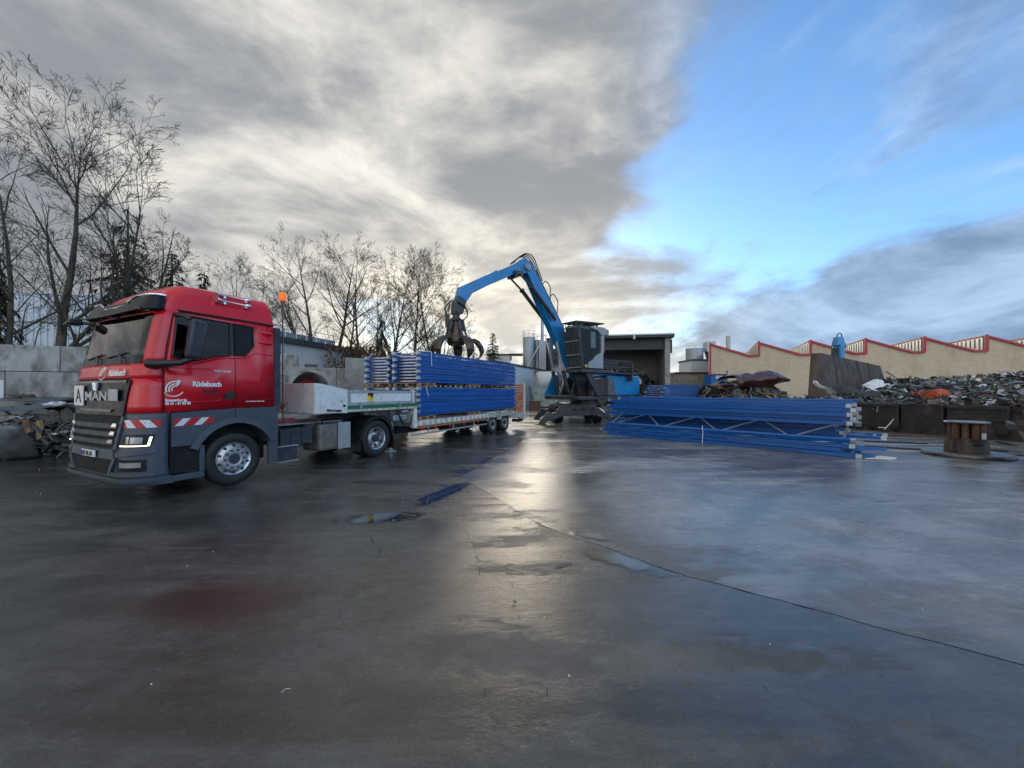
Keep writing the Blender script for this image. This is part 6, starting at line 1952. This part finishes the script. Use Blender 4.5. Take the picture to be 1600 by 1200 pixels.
# blue press head behind the hopper
PH_ = empty('blue_lifting_arm', (24.3, 28.6, 0), 0, 'upright blue hydraulic arm rising behind the rusty hopper', 'machine')
m = MB()
m.bx(-.30, -.06, -.2, .2, 0, 5.55); m.bx(.06, .30, -.2, .2, 0, 5.55)
m.build('column', 'crane_blue', PH_, bevel=.05)
m = MB(); m.lathe([(.002, 0), (.20, 0), (.20, 5.2), (.15, 5.3), (.002, 5.3)], (0, -.28, 0), (0, 0, 1), 14); m.build('cylinder', 'crane_blue', PH_, smooth=40)
m = MB(); m.hexa([(-.36, -.3, 5.2), (.36, -.3, 5.2), (.36, .3, 5.2), (-.36, .3, 5.2), (-.24, -.2, 5.85), (.24, -.2, 5.85), (.24, .2, 5.85), (-.24, .2, 5.85)]); m.build('head', 'crane_blue', PH_, bevel=.05)
m = MB(); m.tube([(-.18, -.1, 5.8), (-.16, -.1, 6.05), (0, -.1, 6.14), (.16, -.1, 6.05), (.18, -.1, 5.8)], .04, 6); m.build('lifting_eye', 'crane_dark', PH_, smooth=60)
m = MB(); m.bar((-.55, -.1, 3.4), (-.35, -.1, 5.0), .22, .3); m.bx(.30, .46, -.15, .15, 5.0, 5.35); m.build('side_plate', 'rust_dark', PH_)
# maroon rolled sheet
m = MB()
random.seed(9)
def roll(u, v):
    a = v * 5.6 + .4
    r_ = (.42 + .08 * math.sin(u * 9 + v * 4) + .10 * abs(math.sin(v * 14 + u * 2.0)) + .12 * mnoise.noise(V((u * 9, v * 7, 5)))) * (1 - .75 * max(0, u - .65) / .35) * (1 + .25 * mnoise.noise(V((u * 3, v * 3, 2))))
    return (u * 4.7 - 2.35, math.cos(a) * r_ * 1.5, math.sin(a) * r_ * .80 + .14 * math.sin(u * 3.0))
m.grid(roll, 26, 20)
o = m.build('rolled_sheet', 'maroon_sheet', solid=.02, smooth=60, fix=False)
o.location = (15.1, 23.6, 2.42); o.rotation_euler = (0, R(-2), R(14)); tag(o, 'dark red crumpled rolled sheet lying on the scrap behind the rack stack', 'sheet metal')
# scrap heaps
def heap(name, label, hfun, region, count, seed, mats, size=(.15, .7), base_mat='rust_black'):
    rng = random.Random(seed)
    m = MB()
    x0, x1, y0, y1 = region
    m.grid(lambda u, v: (x0 + (x1 - x0) * u, y0 + (y1 - y0) * v, max(-.05, hfun(x0 + (x1 - x0) * u, y0 + (y1 - y0) * v) - .12 + .12 * mnoise.noise(V((u * 40, v * 40, 3))))), 60, 40)
    n = 0; tries = 0
    while n < count and tries < count * 12:
        tries += 1
        x, y = rng.uniform(x0, x1), rng.uniform(y0, y1)
        h = hfun(x, y)
        if h < .06: continue
        n += 1
        z = h + rng.uniform(-.15, .16)
        m.cur = 1 + rng.randrange(len(mats))
        s_ = rng.uniform(*size)
        p = V((x, y, z))
        d = V((rng.uniform(-1, 1), rng.uniform(-1, 1), rng.uniform(-.45, .45))).normalized()
        k = rng.random()
        if k < .38:
            m.bar(p - d * s_ * .6, p + d * s_ * .6, s_ * rng.uniform(.08, .35), rng.uniform(.01, .05))
        elif k < .55:
            m.tube([p - d * s_ * .8, p + V((0, 0, rng.uniform(-.05, .12))), p + d * s_ * .8 + V((0, 0, rng.uniform(-.2, .1)))], rng.uniform(.012, .05), 5)
        else:
            e1 = d.orthogonal().normalized(); e1.rotate(Matrix.Rotation(rng.uniform(0, 6.28), 3, d))
            a, b = d * s_ * .5, e1 * s_ * rng.uniform(.25, .6)
            c_ = d.cross(e1) * s_ * rng.uniform(-.35, .35)
            t_ = d.cross(e1) * .012
            vs = []
            for t2 in (0, 1):
                for (i, j) in ((-1, -1), (0, -1), (1, -1), (-1, 1), (0, 1), (1, 1)):
                    vs.append(p + a * i + b * j + c_ * (1 if i == 0 else rng.uniform(-.3, .3)) + t_ * t2)
            m.add(vs, [(0, 1, 4, 3), (1, 2, 5, 4), (9, 10, 7, 6), (10, 11, 8, 7), (0, 6, 7, 1), (1, 7, 8, 2), (3, 4, 10, 9), (4, 5, 11, 10), (0, 3, 9, 6), (2, 8, 11, 5)])
    o = m.build(name, [base_mat] + mats, fix=False)
    return tag(o, label, 'scrap heap', kind='stuff')
LP, LD, LN = V((16.41, 17.9)), V((.408, -.913)), V((.913, .408))
def h_main(x, y):
    q = V((x, y)) - LP
    a, d = q.dot(LD), q.dot(LN)
    n_ = mnoise.noise(V((x * .5, y * .5, 1.3)))
    if d < .1: return 0
    if a < 4.6: h = 1.0 + .13 * d + .08 * max(0, a) + .1 * n_
    else: h = min(.75 * d, 1.6 + .1 * d)
    h = min(h, 1.92 + .055 * max(0, x - 18) + .3 * n_)
    if a < -4: h -= (-4 - a) * .5
    return max(0, h)
SM = ['sheet_black', 'sheet_grey', 'plate_steel', 'sheet_bluegrey', 'rust_dark', 'galvanised', 'scrap_green', 'sheet_grey', 'rust_brown', 'sheet_white', 'plate_steel', 'sheet_black', 'sheet_grey', 'rust_black', 'sheet_black']
heap('scrap_heap', 'large mixed scrap metal heap on the right', h_main, (16.3, 34, 11.5, 27), 8000, 4, SM, (.08, .45))
def h_left(x, y):
    q = ((x - 14.6) / 3.6) ** 2 + ((y - 24.6) / 2.0) ** 2
    return max(0, 2.02 * (1 - q ** 1.5)) if q < 1 else 0
heap('scrap_heap', 'grey-green scrap heap under the dark red rolled sheet', h_left, (10.8, 18.4, 22.4, 26.8), 1500, 5, ['scrap_green', 'sheet_grey', 'galvanised', 'sheet_grey', 'sheet_black', 'raw_wood'], (.2, 1.0))
def h_shed(x, y):
    q = ((x - 17.0) / 3.6) ** 2 + ((y - 53.4) / 2.6) ** 2
    return max(0, 4.2 * (1 - q ** 1.3)) if q < 1 else 0
heap('scrap_heap', 'dark tangled scrap heap inside the open shed', h_shed, (13.2, 20.4, 50.5, 56), 900, 6, ['sheet_black', 'rust_black', 'silo_dark', 'galvanised', 'sheet_black'], (.3, 1.0))
# dark bins before the heap
def bin_at(t, ln, z, matn, label, bands):
    p = LP + LD * t
    e = empty('steel_bin', (p.x, p.y, 0), math.atan2(LD.y, LD.x), label, 'bin', 'dark bins before the scrap heap')
    m = MB(); m.bx(0, ln, .02, 1.1, .08, z); m.build('body', matn, e, bevel=.05)
    m = MB(); m.bx(.1, .35, .1, 1.0, 0, .079); m.bx(ln - .35, ln - .1, .1, 1.0, 0, .079); m.build('skid', 'rust_black', e)
    for k in range(bands):
        zz = .2 + (z - .35) * k / max(1, bands - 1)
        m = MB(); m.bx(.02, ln - .02, -.04, .019, zz, zz + .12); m.build('band', matn, e, bevel=.015)
bin_at(-.35, 1.55, 1.28, 'rust_black', 'leftmost dark steel bin, half behind the blue rack stack', 2)
bin_at(1.27, 1.30, 1.28, 'rust_black', 'plain dark steel bin in the middle of the row before the scrap', 0)
bin_at(2.65, 1.60, 1.26, 'rust_black', 'dark steel bin with horizontal bands behind the cable drum', 3)
# picked-out scrap pieces
def big(u, v, d): return V(PX(u, v, d))
m = MB()
m.lathe([(.002, -.36), (.30, -.34), (.36, -.2), (.34, 0), (.37, .2), (.30, .34), (.002, .36)], (0, 0, 0), (1, .2, .15), 14)
for k in range(4): m.lathe([(.35, -.05), (.40, -.03), (.40, .03), (.35, .05)], V((1, .2, .15)).normalized() * (-.24 + .16 * k), (1, .2, .15), 14)
o = m.build('orange_drum', 'scrap_orange', smooth=35); o.location = big(1463, 622, 17.2); tag(o, 'dented orange drum on top of the scrap heap', 'drum')
for i, (mt, u, v, d, sz, rz, lab) in enumerate([
    ('sheet_white', 1368, 601, 19.5, (1.5, .5), 20, 'white crumpled sheet on the left of the large scrap heap'),
    ('sheet_white', 1285, 606, 19.5, (.3, 1.0), 80, 'narrow white strip standing at the foot of the rusty hopper'),
    ('sheet_black', 1335, 611, 18.8, (2.0, .5), -20, 'black bent plate on the left end of the heap'),
    ('sheet_white', 1508, 627, 15.6, (.7, .3), 5, 'small white panel above the banded bin'),
    ('scrap_orange', 1548, 622, 16.2, (.8, .4), 15, 'rusty orange sheet right of the white panel on the heap'),
    ('sheet_white', 1590, 612, 16.5, (.9, .5), 60, 'white panel on the heap at the right picture edge'),
    ('yellow_label', 1575, 630, 14.5, (.6, .12), 60, 'pale yellow strip standing at the end of the bins'),
    ('scrap_red', 1437, 616, 18.0, (1.2, .2), 10, 'red bent strip on the scrap left of the orange drum')]):
    o = bent_sheet('scrap_sheet', mt, big(u, v, d), (R(35), R(12 * (i % 3 - 1)), R(rz)), sz, 20 + i, .18, lab, 'sheet metal', 'loose sheets on the scrap heap')
m = MB(); m.bar(big(1470, 603, 19), big(1500, 600, 19.5), .3, .12); m.bar(big(1450, 606, 19), big(1478, 605, 19), .2, .12); o = m.build('black_beam', 'sheet_black'); tag(o, 'black beam end on the crest of the scrap heap', 'beam')
m = MB(); m.tube([big(1372, 668, 15.5), big(1385, 668, 15.4), big(1382, 671, 15.4), big(1393, 659, 15.3), big(1396, 655, 15.2)], .018, 5)
o = m.build('white_wire', 'paper_white'); tag(o, 'bent white strap hanging before the middle dark bin', 'strap')
# flat bars on the slab
for i, (u0, v0, u1, v1, mt, lab) in enumerate([(1350, 690, 1448, 694, 'rust_black', 'long flat steel bar on the slab beside the rack stack'), (1352, 698, 1600, 713, 'rust_dark', 'longest flat steel bar running past the cable drum'),
                                               (1520, 702, 1575, 706, 'rust_black', 'short flat bar right of the cable drum'), (1562, 692, 1585, 697, 'sheet_black', 'thin rod on the slab by the rusty skip'), (1352, 681, 1480, 682, 'rust_brown', 'reddish flat bar along the foot of the bins')]):
    a, b = V((0, 0, 0)), V((0, 0, 0))
    da, db = 1074 / (v0 - 612), 1074 / (v1 - 612)
    a = V(((u0 - 800) / 600 * da, da, .03)); b = V(((u1 - 800) / 600 * db, db, .03))
    m = MB(); m.bar(a, b, .14, .03); o = m.build('flat_bar', mt); tag(o, lab, 'steel bar', 'flat bars on the slab')
m = MB(); pts = irregular(10.0, 10.35, .55, .18, R(20), 61, amp=.5); m.add([(x, y, .012) for x, y in pts], [tuple(range(len(pts)))])
o = m.build('plastic_sheet', 'paper_white', solid=.004, fix=False); tag(o, 'flat white plastic sheet on the slab right of the rack stack', 'sheet')
# cable drum
DR = empty('cable_drum', (12.72, 10.75, 0), 0, 'rusty cable drum standing on a round steel plate', 'cable drum')
m = MB(); m.lathe([(.002, .012), (.86, .012), (.88, .03), (.88, .085), (.86, .10), (.002, .10)], (0, 0, 0), (0, 0, 1), 40); m.build('base_plate', 'plate_steel', DR, smooth=30)
m = MB(); m.hexa([(-.34, -.28, .10), (.34, -.28, .10), (.34, .28, .10), (-.34, .28, .10), (-.32, -.27, .46), (.32, -.27, .46), (.32, .27, .46), (-.32, .27, .46)]); m.build('lower_block', 'drum_wood', DR, bevel=.015)
m = MB(); m.bx(-.12, .14, -.285, -.279, .30, .36); m.build('slot', 'void_black', DR)
for k in range(10):
    a = k * 2 * math.pi / 10
    m = MB(); m.tube([(.29 * math.cos(a), .29 * math.sin(a), .50), (.29 * math.cos(a), .29 * math.sin(a), .92)], .075, 10); m.build('stave', 'rust_brown', DR, smooth=40)
m = MB(); m.lathe([(.002, .46), (.37, .46), (.37, .50), (.002, .50)], (0, 0, 0), (0, 0, 1), 24); m.build('ring', 'rust_dark', DR)
m = MB(); m.lathe([(.002, .92), (.43, .92), (.44, .94), (.43, .965), (.10, .975), (.002, .97)], (0, 0, 0), (0, 0, 1), 32); m.build('top_disc', 'plate_steel', DR, smooth=30)
m = MB(); m.tube([(0, 0, .5), (0, 0, .92)], .17, 12); m.build('core', 'rust_black', DR)
m = MB(); m.bx(-.02, .10, -.375, -.368, .50, .66); m.build('tag_plate', 'paper_white', DR)
for x, y in ((-.42, -.05), (.44, .05)):
    m = MB(); m.tube([(x, y, .1), (x, y, .48)], .035, 8); m.bx(x - .06, x + .06, y - .06, y + .06, .10, .13); m.build('bolt', 'frame_dark', DR)
# rusty skip at the right edge
e = skip('rusty_skip', 11.55, 8.85, R(-50), 3.6, 1.7, 1.02, 'rust_dark', 'rusty skip cut off by the right picture edge', None, 3, 'rust_black')
# small debris on the yard
rng = random.Random(17)
ME_ST = []
for k in range(4):
    m = MB(); s_ = [(rng.uniform(-1, 1), rng.uniform(-1, 1), rng.uniform(0, .5)) for _ in range(9)]
    bmx = bmesh.new()
    for p in s_: bmx.verts.new(p)
    bmesh.ops.convex_hull(bmx, input=bmx.verts)
    me = bpy.data.meshes.new('debris_chip'); bmx.to_mesh(me); bmx.free(); me.materials.append(MATS['ground_debris' if k < 3 else 'paper_white']); ME_ST.append(me)
m = MB()
for k in range(150):
    d = rng.uniform(2.1, 9) ; x = rng.uniform(-1.25, 1.25) * d
    s_ = rng.uniform(.002, .006)
    m.cur = 1 if rng.random() < .22 else 0
    m.hexa([(x - s_, d - s_, .0), (x + s_, d - s_ * .6, .0), (x + s_ * .8, d + s_, .0), (x - s_ * .7, d + s_, .0), (x - s_ * .6, d - s_ * .5, s_ * .6 + .006), (x + s_ * .6, d - s_ * .4, s_ * .7 + .006), (x + s_ * .5, d + s_ * .6, s_ * .5 + .006), (x - s_ * .5, d + s_ * .5, s_ * .4 + .006)])
tag(m.build('grit', ['ground_debris', 'paper_white'], fix=False), 'scattered grit and chips on the wet yard', 'debris', kind='stuff')
o = inst(ME_ST[0], 'stone_chip', None, (0.02, 3.25, .008), (0, 0, 0), (.025, .02, .02)); tag(o, 'dark flat chip on the asphalt near the middle of the picture', 'stone')
m = MB(); m.tube([(-1.37, 2.28, .004), (-1.355, 2.305, .008), (-1.33, 2.307, .004)], .0015, 4); o = m.build('white_clip', 'paper_white'); tag(o, 'tiny bent white clip on the foreground asphalt', 'litter')
